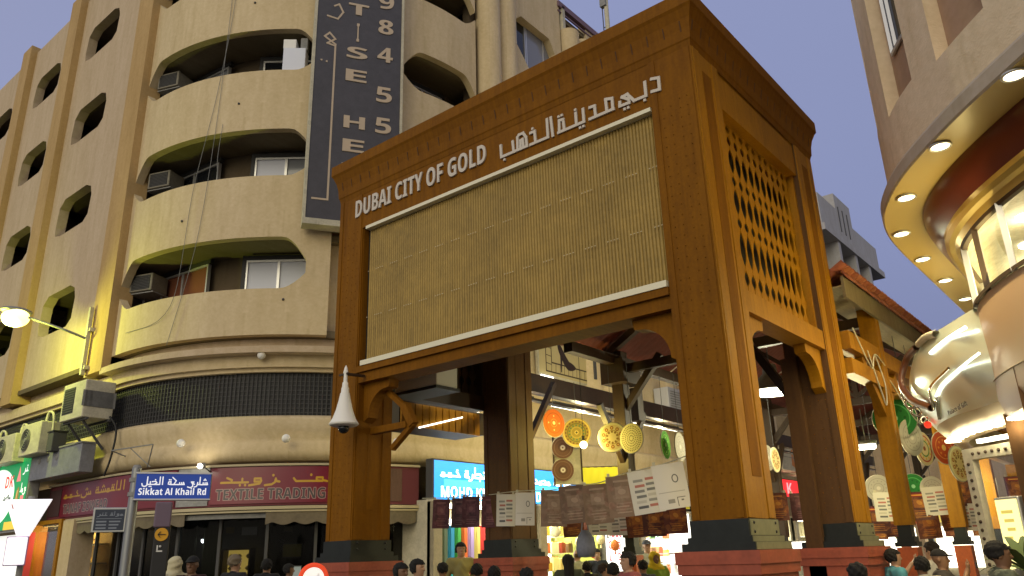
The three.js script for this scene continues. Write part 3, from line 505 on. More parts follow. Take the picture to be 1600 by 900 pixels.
// ---- white sign box hanging behind the lintel, wooden awning with tubes
{
  const t = thing('hanging_box', 'pale rectangular box fixed under the gate roof beside the left post', 'light box', [-9.45, 4.34, -9.2]);
  part('body', RB(1.0, 0.55, 0.5, 0, 0.28, 0, 0.02), mat([0.8, 0.82, 0.74]), t); part('base_tray', B(1.06, 0.05, 0.56, 0, -0.03, 0), M.black, t); part('hanger', [B(0.03, 1.9, 0.03, -0.4, 1.5, 0), B(0.03, 1.9, 0.03, 0.4, 1.5, 0)], M.greyDark, t);
}
{
  const t = thing('wooden_awning', 'slatted brown wooden awning with tube lights between the left posts', 'awning', [-11.3, 4.12, -10.4]);
  for (let i = 0; i < 12; i++) part('slat', [X2(-0.02, 0.02, 0, 0.46, -0.1 - i * 0.19, 0.06 - i * 0.19)], M.woodLit, t);
  part('backing', X2(-0.9, -0.03, 0.03, 0.5, -2.4, 0.08), M.woodDark, t);
  part('tube_light', [bar([0.08, 0.52, -0.4], [0.08, 0.56, -1.7], 0.035, 0.035)], M.tube, t); part('tube_light', [bar([0.08, -0.02, -0.35], [0.0, 0.36, -1.75], 0.03, 0.03)], M.tube, t); part('tube_light', [bar([0.08, 0.5, -1.8], [0.08, 0.5, -2.1], 0.04, 0.04)], M.tube, t);
}
// ---------------------------------------------------------------- canopy over the souk street
const canopy = thing('souk_canopy', 'long timber roof on posts covering the souk street behind the gate', 'canopy', [0, 0, 0]);
{
  const ZR = [-13.9, -17.8, -21.8, -25.8, -29.8, -33.8, -37.8], ZL = [-14.05, -17.95, -21.8, -25.8, -29.8, -33.8, -37.8], RX = -6.1, RY = 7.3, ER = -3.36, EL = -9.0, EY = 5.5, EYL = 5.66;
  const post = (x, z, m, top) => {  // right row gets the lit copy of the wood, left row the dark
    const c = part('post', X2(x - 0.13, x + 0.13, 1.95, top, z - 0.13, z + 0.13), m, canopy);
    part('edge_strip', [X2(x + 0.13, x + 0.138, 2.0, top, z + 0.07, z + 0.12), X2(x + 0.13, x + 0.138, 2.0, top, z - 0.12, z - 0.07)], m, c);
    part('collar', [X2(x - 0.1, x + 0.1, 1.78, 1.95, z - 0.1, z + 0.1), X2(x - 0.13, x + 0.13, 1.7, 1.78, z - 0.13, z + 0.13), X2(x - 0.16, x + 0.16, 1.63, 1.7, z - 0.16, z + 0.16)], M.collar, canopy);
    part('base', ext([[-0.2, 0], [0.2, 0], [0.18, 0.2], [0.145, 0.3], [0.145, 1.62], [-0.145, 1.62], [-0.145, 0.3], [-0.18, 0.2]], 0.29).translate(x, 0, z - 0.145), M.orange, canopy);
  };
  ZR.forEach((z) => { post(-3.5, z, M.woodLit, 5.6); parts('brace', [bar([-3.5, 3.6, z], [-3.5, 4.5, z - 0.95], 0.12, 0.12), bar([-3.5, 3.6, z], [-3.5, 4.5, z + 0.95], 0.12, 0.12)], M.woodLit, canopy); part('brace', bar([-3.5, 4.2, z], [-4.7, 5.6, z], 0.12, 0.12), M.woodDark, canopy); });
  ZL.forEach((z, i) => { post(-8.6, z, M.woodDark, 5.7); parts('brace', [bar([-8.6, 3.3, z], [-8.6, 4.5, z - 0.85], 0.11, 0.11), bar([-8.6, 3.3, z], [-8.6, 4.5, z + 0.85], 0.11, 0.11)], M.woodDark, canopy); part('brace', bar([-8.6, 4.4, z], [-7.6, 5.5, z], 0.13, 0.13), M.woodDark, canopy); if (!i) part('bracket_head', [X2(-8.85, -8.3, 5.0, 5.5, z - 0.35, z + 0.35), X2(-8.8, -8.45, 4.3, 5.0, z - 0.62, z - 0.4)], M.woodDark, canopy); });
  part('brace', [bar([-9.95, 3.4, -12.25], [-10.3, 5.3, -14.0], 0.11, 0.11)], M.woodDark, canopy);
  part('beam', X2(-3.62, -3.38, 4.5, 4.78, -40, GZ1 - 0.01), M.woodLit, canopy); part('beam', X2(-3.6, -3.4, 4.12, 4.36, -40, GZ1 - 0.01), M.woodLit, canopy);
  part('beam', X2(-11.15, -10.9, 5.22, 5.64, -40, GZ1 + 0.4), M.woodDark, canopy); part('beam', X2(-11.08, -10.9, 5.02, 5.07, -40, -13.4), M.woodDark, canopy); part('beam', X2(-8.7, -8.5, 5.4, 5.6, -40, GZ1 - 0.01), M.woodDark, canopy);
  ZR.forEach((z) => part('truss', [X2(-8.5, -3.6, 5.2, 5.38, z - 0.07, z + 0.07), bar([-8.9, 5.6, z], [RX, RY - 0.12, z], 0.14, 0.14), bar([-3.4, 5.6, z], [RX, RY - 0.12, z], 0.14, 0.14), bar([RX, 5.4, z], [RX, RY - 0.2, z], 0.12, 0.12), bar([RX, 5.4, z], [-4.8, 6.3, z], 0.09, 0.09), bar([RX, 5.4, z], [-7.4, 6.4, z], 0.09, 0.09)], M.woodDark, canopy));
  // corrugated red sheets
  const sheet = (xa, ya, xb, yb, z0, z1) => { const rows = [], n = Math.round((z0 - z1) / 0.09); for (let i = 0; i <= n; i++) { const z = lerp(z0, z1, i / n), d = (i % 2) * 0.035; rows.push([[xa, ya + d, z], [xb, yb + d, z]]); } return loft(rows); };
  for (let z = GZ1; z > -40; z -= 4.6) { part('roof_sheet', sheet(ER, EY + 0.2, RX, RY, z, z - 4.6), M.roofRed, canopy); part('roof_sheet', sheet(EL, EYL, RX, RY, z, z - 4.6), M.roofRed, canopy); }
  // eaves on the right: pale boarded soffit, fascia and barrel tiles
  part('eave_soffit', [X2(-3.9, ER, EY - 0.02, EY, -38, GZ1 - 0.01)], mat([0.3, 0.24, 0.13], { map: TX.wood }), canopy); part('fascia_board', [X2(ER, ER + 0.04, EY - 0.2, EY + 0.14, -38, GZ1 - 0.01)], mat([0.2, 0.16, 0.09], { map: TX.wood }), canopy);
  const tg = uvm(new THREE.CylinderGeometry(0.085, 0.1, 0.46, 8, 1, true, 0, PI)); tg.rotateY(PI); tg.rotateZ(PI / 2 + 0.52); const caps = uvm(CY(0.095, 0.095, 0.02, 0, 0, 0, 10)); caps.rotateZ(PI / 2 + 0.52); caps.translate(0.21, -0.12, 0);
  const tgg = mergeGeometries([tg, caps]);
  for (let i = 0; i < 110; i++) { const m = new THREE.Mesh(tgg, i % 3 ? M.tile : M.tileB); m.name = 'tile'; m.position.set(ER - 0.14, EY + 0.29 + ((i * 7) % 3) * 0.006, GZ1 - 0.1 - i * 0.2); m.castShadow = m.receiveShadow = true; canopy.add(m); }
  for (let z = GZ1 - 0.6; z > -36; z -= 1.3) part('rafter', bar([-3.45, EY + 0.04, z], [-4.5, EY + 0.6, z], 0.07, 0.1), M.woodDark, canopy);
}
// ---- cable loops on the right hand beam
[[[-3.36, 4.85, -12.4, -3.3, 4.35, -12.7, -3.33, 4.3, -13.0, -3.36, 4.6, -13.4, -3.36, 4.5, -13.9], 'white cable loops hanging in short swags from the canopy beam'], [[-3.36, 4.6, -13.0, -3.3, 3.95, -13.15, -3.3, 3.75, -13.3, -3.3, 4.1, -13.45, -3.36, 4.6, -13.4], 'white cable hanging down in one long loop from the canopy beam'], [[-3.4, 4.3, -14.2, -3.32, 3.7, -15.2, -3.4, 3.9, -16.4, -3.4, 4.2, -17.4], 'thin pale cable sagging between the first two canopy posts']].forEach(([a, label]) => { const p = []; for (let i = 0; i < a.length; i += 3) p.push(a.slice(i, i + 3)); tag(part('cable', tube(p, 0.011, 50, 6), M.cream), label, 'cable', 'cables on the canopy'); });
// ---- tube lights on the shop side of the canopy
[[-13.7, -14.4], [-15.2, -17.7], [-18.2, -19.2], [-19.5, -21.4], [-22, -24]].forEach(([a, b], i) => {
  const t = thing('tube_light', ['short tube light beside the gate post under the left beam', 'long tube light over the patterned round discs under the left beam', 'tube light between the canopy brace and the dark post', 'tube light at the right end of the row under the left beam', 'farthest tube light under the left beam, past the gate post'][i], 'tube light', [-11.25, 5.12, (a + b) / 2], 0, 'tube lights under the left beam');
  part('tube', X2(-0.04, 0.04, -0.05, 0.03, (b - a) / 2, (a - b) / 2), M.tube, t); part('holder', X2(-0.07, 0.07, 0.03, 0.07, (b - a) / 2, (a - b) / 2), M.greyDark, t); pointLamp(-11.3, 4.95, (a + b) / 2, [1, 0.9, 0.5], 4 + 2 * (a - b), 4);
});
function pointLamp(x, y, z, color, cd, r = 2) { const l = new THREE.PointLight(lin(color), cd, 0, 2); l.position.set(x, y, z); l.castShadow = true; l.shadow.radius = r; scene.add(l); return l; }
{
  const t = thing('pendant_lamp', 'large dish-shaped pendant lamp glowing white under the canopy roof', 'pendant lamp', [-6.44, 4.9, -16.81], 0, 'lamps under the canopy');
  part('lens', lathe([[0, -0.03], [0.45, -0.02], [0.55, 0.03], [0.5, 0.06]], 28), mat([1, 1, 1], { glow: [1, 0.97, 0.75], power: 5 }), t); part('shade', lathe([[0.6, 0.0], [0.52, 0.1], [0.3, 0.3], [0.16, 0.42], [0.14, 0.62], [0, 0.62]], 28), M.grey, t); part('rod', CY(0.015, 0.015, 0.7, 0, 0.95, 0, 8), M.greyDark, t);
  pointLamp(-6.44, 4.78, -16.81, [1, 0.95, 0.66], 28, 10);
  const b = thing('bare_bulb', 'bare yellow bulb shining among the patterned discs', 'light bulb', [-9.04, 3.74, -13.2], 0, 'lamps under the canopy');
  part('bulb', T(new THREE.SphereGeometry(0.075, 14, 10), 0, 0, 0), mat([1, 1, 1], { glow: [1, 0.86, 0.4], power: 12 }), b); part('socket', CY(0.03, 0.03, 0.12, 0, 0.12, 0, 10), M.black, b); part('wire', CY(0.006, 0.006, 1.9, 0, 1.1, 0, 5), M.black, b);
  pointLamp(-9.04, 3.74, -13.2, [1, 0.82, 0.22], 12, 3);
}
[[-4.3, 3.38, -15.41, 'first small flood lamp between the canopy posts on the right'], [-4.62, 3.87, -19.46, 'flat flood lamp behind the second canopy post'], [-4.04, 3.1, -20.61, 'small flood lamp beside the second canopy post, below the white discs'], [-5.58, 2.3, -19.8, 'very bright lamp low over the crowd beside the first canopy post'], [-6.5, 2.54, -24.14, 'distant lamp between the two canopy posts'], [-4.93, 2.17, -21.44, 'low lamp left of the second canopy post']].forEach(([x, y, z, label], i) => {
  const t = thing('flood_lamp', label, 'lamp', [x, y, z], 0.3, 'lamps under the canopy');
  part('lens', RB(0.34, 0.08, 0.2, 0, 0, 0, 0.03), mat([1, 1, 1], { glow: [1, 0.95, 0.75], power: i === 3 ? 9 : 5 }), t); part('housing', [RB(0.38, 0.06, 0.24, 0, 0.075, 0, 0.02), B(0.02, 0.6, 0.02, 0, 0.4, 0)], M.grey, t);
  if (i % 2 === 0) pointLamp(x, y - 0.12, z, [1, 0.88, 0.45], 15, 4);
});
pointLamp(-5.58, 2.15, -19.8, [1, 0.9, 0.5], 14, 5);

// ---- round discs hung under the canopy
function discTex(bg, rings, petals) {
  return canvas(128, 128, (g) => {
    g.fillStyle = bg; g.fillRect(0, 0, 128, 128);
    rings.forEach(([r, w, c]) => { g.strokeStyle = c; g.lineWidth = w; g.beginPath(); g.arc(64, 64, r, 0, 7); g.stroke(); });
    petals.forEach(([n, r, s, c]) => { g.fillStyle = c; for (let i = 0; i < n; i++) { const a = (i / n) * 2 * PI; g.beginPath(); g.arc(64 + Math.cos(a) * r, 64 + Math.sin(a) * r, s, 0, 7); g.fill(); } });
  });
}
const DT = {
  orange: discTex('#c9641c', [[18, 3, '#e09a4a'], [46, 3, '#a84f10']], [[1, 0, 9, '#f0d6a0'], [4, 32, 4, '#f0c48a']]),
  gold: discTex('#8d7a38', [[58, 7, '#c3a860'], [40, 4, '#5d5a30'], [24, 5, '#a08d4a']], [[20, 49, 4, '#6b4a2a'], [14, 32, 4, '#4f6b4a'], [1, 0, 9, '#c9b070'], [1, 0, 5, '#4a4a2a']]),
  cream: discTex('#dcc88c', [[59, 8, '#ece6b4'], [30, 3, '#a8843e']], [[10, 41, 8, '#9a5a2a'], [10, 41, 4, '#d8b868'], [10, 24, 5, '#8a6a30'], [1, 0, 7, '#dcc890']]),
  speck: discTex('#d8cc8e', [[50, 1, '#8f8650']], [[34, 54, 3, '#7a6c34'], [30, 44, 3, '#84763e'], [24, 34, 3, '#7a6c34'], [16, 23, 3, '#84763e'], [9, 12, 3, '#7a6c34']]),
  green: discTex('#4f9a1c', [[46, 3, '#9ccc58'], [22, 4, '#2f7012']], [[1, 0, 9, '#e0e8b0'], [6, 34, 4, '#bde070']]), green2: discTex('#1f7a30', [[44, 4, '#5ab060']], [[1, 0, 10, '#9ad0a0'], [8, 30, 4, '#0f5a20']]),
  white: discTex('#b8b4a4', [[48, 2, '#8e8a7c'], [24, 3, '#9c988a']], [[1, 0, 10, '#d8d4c4'], [12, 36, 3, '#9a968a']]), red: discTex('#b8481c', [[44, 3, '#e0a050']], [[1, 0, 12, '#e8c060'], [8, 30, 5, '#d8822c']]), multi: discTex('#c8b48c', [[50, 6, '#a8482c'], [30, 6, '#5a7a3a']], [[12, 40, 5, '#d09a30'], [1, 0, 9, '#7a3a20']]), brown: discTex('#6b4a34', [[50, 4, '#8a6a50'], [24, 4, '#4a3020']], [[1, 0, 15, '#d8d0c0'], [1, 0, 5, '#6b4a34']]),
};
const DM = {}; for (const k in DT) DM[k] = mat([1, 1, 1], { map: DT[k], roughness: 0.8 });
const DGEO = new THREE.CylinderGeometry(1, 1, 0.05, 30).rotateX(PI / 2);
function disc(kind, x, y, z, r, turn, label, group = 'round discs hung under the canopy', cord = true) {
  const t = thing('hanging_disc', label, 'disc', [x, y, z], turn, group); const m = new THREE.Mesh(DGEO, DM[kind]); m.name = 'face'; m.scale.set(r, r, 0.6); m.castShadow = m.receiveShadow = true; t.add(m);
  part('rim', new THREE.TorusGeometry(r, 0.014, 6, 32), M.cream, t); if (cord) part('cord', CY(0.006, 0.006, 5.3 - y - r > 0.2 ? 5.3 - y - r : 0.2, 0, r + (5.3 - y - r > 0.2 ? 5.3 - y - r : 0.2) / 2, 0, 5), M.greyDark, t);
}
disc('orange', -10.11, 4.36, -13.67, 0.3, 1.35, 'orange disc beside the dark gate post, leftmost of the hanging row'); disc('gold', -9.89, 4.18, -14.2, 0.31, 0.6, 'olive and gold patterned disc next to the orange one');
disc('cream', -8.5, 3.85, -13.44, 0.29, 0.3, 'cream disc with a ring of brown petals'); disc('speck', -7.98, 3.76, -13.31, 0.28, -0.15, 'plain cream speckled disc in front of the canopy post');
disc('green', -8.15, 3.79, -14.92, 0.29, 1.75, 'bright green disc seen nearly edge on in the left row'); disc('white', -7.89, 3.73, -15.06, 0.29, 1.7, 'pale grey disc beside the big gate post, seen edge on');
disc('green2', -3.68, 3.8, -15.2, 0.36, 0.2, 'large dark green disc behind the first right hand post'); disc('white', -3.49, 3.45, -15.3, 0.31, 1.2, 'tilted off-white disc right of the first canopy post'); disc('multi', -3.52, 3.33, -16.2, 0.3, 1.3, 'multicoloured disc seen edge on between the two right posts');
disc('red', -3.29, 3.36, -16.68, 0.3, 1.1, 'red orange disc beside the second right hand post'); disc('cream', -3.09, 3.05, -16.72, 0.32, 1.25, 'cream petal disc hanging below the steel sign'); disc('white', -5.01, 2.82, -18.33, 0.27, 0.5, 'white ringed disc just right of the far gate post'); disc('green2', -4.59, 2.88, -19.47, 0.27, 0.5, 'smaller dark green disc between the two right posts'); disc('white', -4.23, 2.81, -19.55, 0.25, 0.6, 'round white disc touching the second right hand post');
disc('white', -7.44, 3.72, -18.57, 0.29, 1.5, 'off-white disc seen edge on through the side of the gate, left one of two'); disc('cream', -7.11, 3.61, -18.16, 0.28, 1.6, 'pale patterned disc seen through the side of the gate, right one of two');
// lit board with two brown discs
{
  const t = thing('display_board', 'tall pale board with two brown discs beside the blue shop sign', 'board', [-10.85, 3.2, -15.15], 0.7); part('board', X2(-0.3, 0.3, 0, 1.4, -0.04, 0), M.cream, t); part('frame', [X2(-0.34, -0.3, -0.03, 1.43, -0.05, 0.02), X2(0.3, 0.34, -0.03, 1.43, -0.05, 0.02)], M.woodDark, t);
  disc('brown', -10.9, 4.03, -15.05, 0.25, 0.7, 'upper brown disc with a white centre on the pale board', 'brown discs on the board', false); disc('brown', -10.92, 3.52, -15.05, 0.25, 0.7, 'lower brown disc with a white centre on the pale board', 'brown discs on the board', false);
}
// ---- posters on strings
function posterTex(kind, seed) {
  const r = rnd(seed);
  return canvas(128, 180, (g) => {
    const box = (c, x, y, w, h) => { g.fillStyle = c; g.fillRect(x, y, w, h); };
    if (kind === 'white') { box('#c9c6bd', 0, 0, 128, 180); const cs = ['#8a8a86', '#a86a60', '#7a7a78', '#6f706e', '#b4b0a6', '#55565a']; for (let k = 0; k < 6; k++) { box(cs[k], 18 + (k % 2) * 4, 36 + k * 22, 40, 11); box(cs[(k + 1 + (k > 3)) % 6], 68, 32 + k * 22, 42, 11); } }
    else if (kind === 'draw') { box('#cfccc4', 0, 0, 128, 180); g.strokeStyle = '#5a5a58'; g.lineWidth = 4; g.beginPath(); g.ellipse(84, 62, 11, 15, 0, 0, 7); g.stroke(); box('#a5a29a', 10, 112, 104, 3); box('#8d8b84', 40, 142, 26, 16); box('#6d6b66', 76, 136, 3, 36); box('#6d6b66', 76, 136, 34, 3); box('#6d6b66', 92, 146, 10, 6); }
    else {
      const bg = kind === 'dark' ? ['#54262f', '#48202a', '#443236', '#4e2a33'][seed % 4] : kind === 'sweet' ? ['#5a2a20', '#63341c', '#4c2620'][seed % 3] : ['#75604f', '#7d6757', '#6b574b'][seed % 3], tones = kind === 'dark' ? ['#7a4a50', '#35161c', '#8a6460', '#2c1a20'] : kind === 'sweet' ? ['#c07a24', '#8a3a18', '#d8a040', '#3a1810'] : ['#9a8676', '#574638', '#b09c8c', '#8a5a50']; box(bg, 0, 0, 128, 180);
      for (let k = 0; k < 70; k++) { g.globalAlpha = 0.12 + r() * 0.14; g.fillStyle = tones[Math.floor(r() * 4)]; g.beginPath(); g.ellipse(64 + (r() - 0.5) * 110, 90 + (r() - 0.5) * 140, 4 + r() * 18, 3 + r() * 14, r() * 3, 0, 7); g.fill(); }
      g.globalAlpha = 0.55; box(tones[2], 30, 14 + r() * 8, 68, 9); for (let k = 0; k < 4; k++) box(tones[k % 2 ? 2 : 0], 28 + r() * 14, 118 + k * 13, 50 + r() * 24, 5); g.globalAlpha = 0.5; box(tones[0], 34, 40 + r() * 10, 60, 52); g.globalAlpha = 0.5; g.fillStyle = tones[2]; g.beginPath(); g.ellipse(62 + r() * 10, 70, 17, 12, r(), 0, 7); g.fill(); g.globalAlpha = 1;
      if (kind === 'sweet' && seed % 2) { box('#7a1c18', 10, 10, 108, 24); box('#d8a03c', 24, 18, 76, 8); }
    }
  });
}
const PT = {}; const posterMat = (k, s) => PT[k + s] || (PT[k + s] = mat([1, 1, 1], { map: posterTex(k, s), roughness: 0.75, side: THREE.DoubleSide }));
function poster(kind, seed, x, y, z, w, h, turn, tilt, label, group) {
  const t = thing('hanging_poster', label, 'poster', [x, y + h / 2, z], turn, group), rows = []; for (let i = 0; i <= 6; i++) { const v = i / 6; rows.push([0, 0.25, 0.5, 0.75, 1].map((u) => [(u - 0.5) * w, -v * h, 0.03 * Math.sin(u * 5 + seed) * v + 0.03 * v * v])); }
  const g = loft(rows), uv = []; for (let i = 0; i <= 6; i++) for (let k = 0; k < 5; k++) uv.push(k / 4, 1 - i / 6); g.setAttribute('uv', new THREE.Float32BufferAttribute(uv, 2)); g.userData.keep = true;
  const m = part('sheet', g, posterMat(kind, seed), t); m.rotation.z = tilt; parts('clip', [B(0.04, 0.05, 0.02, -w * 0.4, 0.02 - 0.4 * w * Math.sin(tilt), 0), B(0.04, 0.05, 0.02, w * 0.4, 0.02 + 0.4 * w * Math.sin(tilt), 0)], M.cream, t);
}
const rowA = [[-11.52, 2.51, -11.68], [-10.98, 2.5, -11.66], [-10.5, 2.49, -11.45], [-10.0, 2.46, -11.44], [-9.51, 2.46, -11.3], [-9.0, 2.45, -11.22], [-8.35, 2.42, -11.2], [-7.75, 2.44, -10.9], [-7.1, 2.4, -10.64], [-6.45, 2.46, -10.33], [-5.87, 2.47, -10.0], [-5.36, 2.5, -9.8]];
const kA = ['dark', 'dark', 'dark', 'dark', 'white', 'draw', 'brown', 'brown', 'brown', 'brown', 'white', 'draw'];
const lA = ['maroon poster at the left end of the poster string', 'maroon poster second on the string, with a pale square', 'dark poster with a grey heading in front of the blue sign', 'dark poster overlapping the edge of the dark gate post', 'white price list hanging across the dark gate post', 'white drawing sheet hanging beside the left price list', 'brown poster just right of the dark gate post', 'slightly tilted brown poster under the right half of the blue sign', 'brown poster over the hanging bag', 'brown poster left of the canopy post', 'white price list in front of the canopy post', 'white drawing sheet beside the big gate post'];
rowA.forEach(([x, y, z], i) => poster(kA[i], i + 1, x, y, z, i < 6 ? 0.34 : 0.44, i < 6 ? 0.56 : 0.6, 0.62, i > 9 ? 0.12 : i > 6 ? 0.06 : -0.03, lA[i], 'posters on the string across the gate'));
tag(part('poster_string', tube([[-12.2, 2.86, -11.8], ...rowA.map(([x, y, z]) => [x, y + 0.31, z]), [-4.2, 2.86, -8.9]], 0.008, 80, 5), M.cream), 'thin string carrying the front row of posters', 'string');
[[-8.59, 2.27, -12.9], [-8.12, 2.25, -12.85], [-7.72, 2.2, -12.82], [-7.27, 2.2, -12.66], [-6.85, 2.23, -12.65], [-9.17, 2.26, -12.87]].forEach(([x, y, z], i) => poster(i === 1 || i === 0 ? 'white' : 'sweet', 20 + i, x, y - 0.03, z, 0.4, 0.5, 0.6, 0.02 * (i % 3), ['grey price list behind the hanging bag', 'grey price list left of the canopy post, in the second row', 'brown poster against the canopy post in the second row', 'brown poster with an orange glow right of the canopy post, second row', 'brown poster beside the big gate post in the second row', 'brown poster under the blue sign in the second row'][i], 'second row of posters behind the gate'));
[[-5.89, 2.4, -14.88, 'sweet', 'brown poster with a gold picture under the red sign'], [-5.58, 2.39, -15.19, 'dark', 'dark brown poster under the red sign, beside the gold one'], [-5.36, 2.37, -15.83, 'draw', 'pale sheet beside the far gate post, seen through the side of the gate']].forEach(([x, y, z, k, l], i) => poster(k, 30 + i, x, y, z, 0.36, 0.5, 0.45, 0, l, 'posters seen through the side of the gate'));
[[-4.62, 2.39, -17.3, 'white', 'white price list right of the far gate post'], [-4.19, 2.4, -18.02, 'sweet', 'brown poster with a gold banner between the two right posts'], [-3.9, 2.48, -18.09, 'white', 'white price list touching the second right hand post'], [-3.63, 2.18, -19.67, 'white', 'white sheet with two columns right of the second right hand post'], [-3.73, 2.69, -19.65, 'sweet', 'upper brown sweet poster right of the second right hand post'], [-3.95, 2.2, -19.5, 'sweet', 'lower brown sweet poster right of the second right hand post'], [-5.12, 2.18, -18.3, 'sweet', 'low orange poster right of the far gate post'], [-4.79, 2.1, -18.39, 'sweet', 'low orange poster left of the first canopy post'], [-4.42, 2.05, -19.4, 'sweet', 'low orange poster between the canopy posts']].forEach(([x, y, z, k, l], i) => poster(k, 40 + (i % 5), x, y, z, 0.46, 0.56, 0.35, 0.03 * ((i % 3) - 1), l, 'posters between the right hand posts'));
for (let i = 0; i < 16; i++) { const row = i < 8 ? 0 : 1, k = i % 8, x = -7.4 + k * 0.62 + row * 0.2; poster(k % 4 === 2 ? 'white' : 'sweet', 60 + (k % 4), x, row ? 2.12 : 2.85, -22.6 - row * 0.8, 0.46, 0.6, 0.3, 0.03 * ((i % 3) - 1), `${['first', 'second', 'third', 'fourth', 'fifth', 'sixth', 'seventh', 'eighth'][k]} ${k % 4 === 2 ? 'white price list' : 'brown and orange poster'} from the left in the ${row ? 'lower' : 'upper'} row deep in the souk`, 'rows of posters deep in the souk'); }
// ---- string bag
{
  const t = thing('hanging_bag', 'blue grey cloth bag hanging below the poster string', 'bag', [-7.96, 1.85, -11.52], 0.6); part('pouch', lathe([[0, -0.24], [0.14, -0.23], [0.17, -0.1], [0.15, 0.06], [0.08, 0.17], [0.05, 0.2]], 18), mat([0.2, 0.22, 0.3], { map: TX.grime }), t); part('strap', tube([[-0.06, 0.18, 0], [-0.03, 0.4, 0], [0, 0.62, 0], [0.03, 0.4, 0], [0.06, 0.18, 0]], 0.012), mat([0.25, 0.27, 0.33]), t);
}
// ---------------------------------------------------------------- shops of the corner building
function curvedPrint(u0, u1, r, y0, y1, m, name, parent) {
  const us = stepsOf(u0, u1, 0.25), g = loft([us.map((u) => { const [x, z] = P(u, r); return [x, y0, z]; }), us.map((u) => { const [x, z] = P(u, r); return [x, y1, z]; })]), uv = [];
  for (const v of [0, 1]) us.forEach((u) => uv.push((u - u0) / (u1 - u0), v)); g.setAttribute('uv', new THREE.Float32BufferAttribute(uv, 2)); g.userData.keep = true; return part(name, g, m, parent);
}
function areaLight(x, y, z, w, h, dir, color, power) { const l = new THREE.RectAreaLight(lin(color), power, w, h); l.position.set(x, y, z); l.lookAt(x + dir[0], y + dir[1], z + dir[2]); scene.add(l); return l; }
{
  const red = '#6d1026', t = thing('textile_shop_sign', 'long curved maroon sign with yellow Arabic and grey English letters', 'shop sign', [0, 0, 0]);
  const outline = (g, s, x, y, w) => { g.lineJoin = 'round'; g.strokeStyle = '#a58a80'; g.lineWidth = 7; g.strokeText(s, x, y, w); g.fillStyle = '#463e3e'; g.fillText(s, x, y, w); };
  const a = canvas(1024, 170, (g) => { g.fillStyle = red; g.fillRect(0, 0, 1024, 170); g.strokeStyle = g.fillStyle = '#b8901c'; drawArabic(g, arTextile2, 990, 66, 44, 9, 960); g.font = 'bold 66px sans-serif'; outline(g, 'TANAF ZOWEAD', 40, 150, 900); });
  const b = canvas(1024, 210, (g) => { g.fillStyle = red; g.fillRect(0, 0, 1024, 210); g.strokeStyle = g.fillStyle = '#b8901c'; drawArabic(g, arTextile1, 960, 88, 60, 13, 900); g.font = 'bold 84px sans-serif'; outline(g, 'TEXTILE TRADING', 40, 186, 900); });
  part('box', [curved(-3.6, 8.7, 5.7, 6.18, 2.95, 3.88)], mat([0.12, 0.02, 0.03]), t);
  curvedPrint(-2.75, 2.55, 6.205, 3.0, 3.83, mat([1, 1, 1], { map: a, roughness: 0.3 }), 'panel', t); part('divider', curved(2.6, 3.45, 6.19, 6.205, 2.98, 3.85), M.grey, t);
  curvedPrint(3.5, 7.3, 6.205, 3.0, 3.83, mat([1, 1, 1], { map: b, roughness: 0.3 }), 'panel', t); part('end_panel', curved(7.45, 8.2, 6.19, 6.2, 3.02, 3.8), mat([0.12, 0.06, 0.04], { map: TX.wood }), t); part('dark_panel', curved(-3.5, -2.8, 6.19, 6.2, 3.05, 3.75), mat([0.05, 0.02, 0.02]), t);
  part('trim', [curved(-3.6, 8.7, 6.15, 6.24, 3.85, 3.9), curved(-3.6, 8.7, 6.1, 6.26, 2.86, 2.93), curved(-3.6, 8.7, 6.1, 6.24, 2.8, 2.84)], mat([0.42, 0.36, 0.22]), t);
  // two spotlights over the sign
  [[3.45, 3.86, 'spotlight glowing on top of the grey gap in the maroon sign'], [6.6, 3.9, 'dim spotlight above the Arabic word on the maroon sign']].forEach(([u, y, l], i) => { const [x, z] = P(u, 6.6), s = thing('sign_spotlight', l, 'spotlight', [x, y, z], u / R0); part('head', CY(0.05, 0.07, 0.14, 0, 0, 0, 14, PI / 2), M.grey, s); part('lens', T(new THREE.SphereGeometry(0.06, 14, 8), 0, -0.02, 0.06), mat([1, 1, 1], { glow: [1, 0.95, 0.8], power: i ? 1.5 : 9 }), s); part('arm', bar([0, 0, -0.05], [0, -0.1, -0.4], 0.02, 0.02), M.greyDark, s); if (!i) pointLamp(x, y, z + 0.15, [1, 0.9, 0.7], 1.2, 3); });
  // scalloped awning
  const aw = thing('scalloped_awning', 'faded cloth awning with a scalloped edge under the maroon sign', 'awning', [0, 0, 0]);
  const sc = (u) => 2.6 - 0.07 * Math.abs(Math.sin(u * 6.2)); part('valance', curved(-1.9, 2.9, 6.2, 6.215, sc, 2.82, 0.05), mat([0.19, 0.155, 0.1], { map: TX.grime, roughness: 0.95 }), aw); part('valance', curved(4.9, 6.6, 6.2, 6.215, (u) => sc(u) - 0.02, 2.8, 0.05), mat([0.19, 0.155, 0.1], { map: TX.grime, roughness: 0.95 }), aw);
  part('valance', curved(7.2, 8.6, 6.2, 6.215, (u) => sc(u) - 0.05, 2.8, 0.05), mat([0.19, 0.155, 0.1], { map: TX.grime, roughness: 0.95 }), aw); part('roller', curved(-1.9, 8.6, 6.0, 6.12, 2.68, 2.78), M.grey, aw);
  // shop front: mullions, dark panes, dim interior
  const f = thing('textile_shopfront', 'dark glass shopfront curving round the corner under the awning', 'shopfront', [0, 0, 0]);
  for (let u = -1.4; u < 8.6; u += 1.25) { const [x, z] = P(u, 5.7); part('mullion', B(0.07, 2.8, 0.09, x, 1.4, z, u / R0), M.greyDark, f); if (u < 7.4) part('pane', curved(u + 0.04, u + 1.21, 5.69, 5.7, 0.4, 2.75), M.shopGlass, f); }
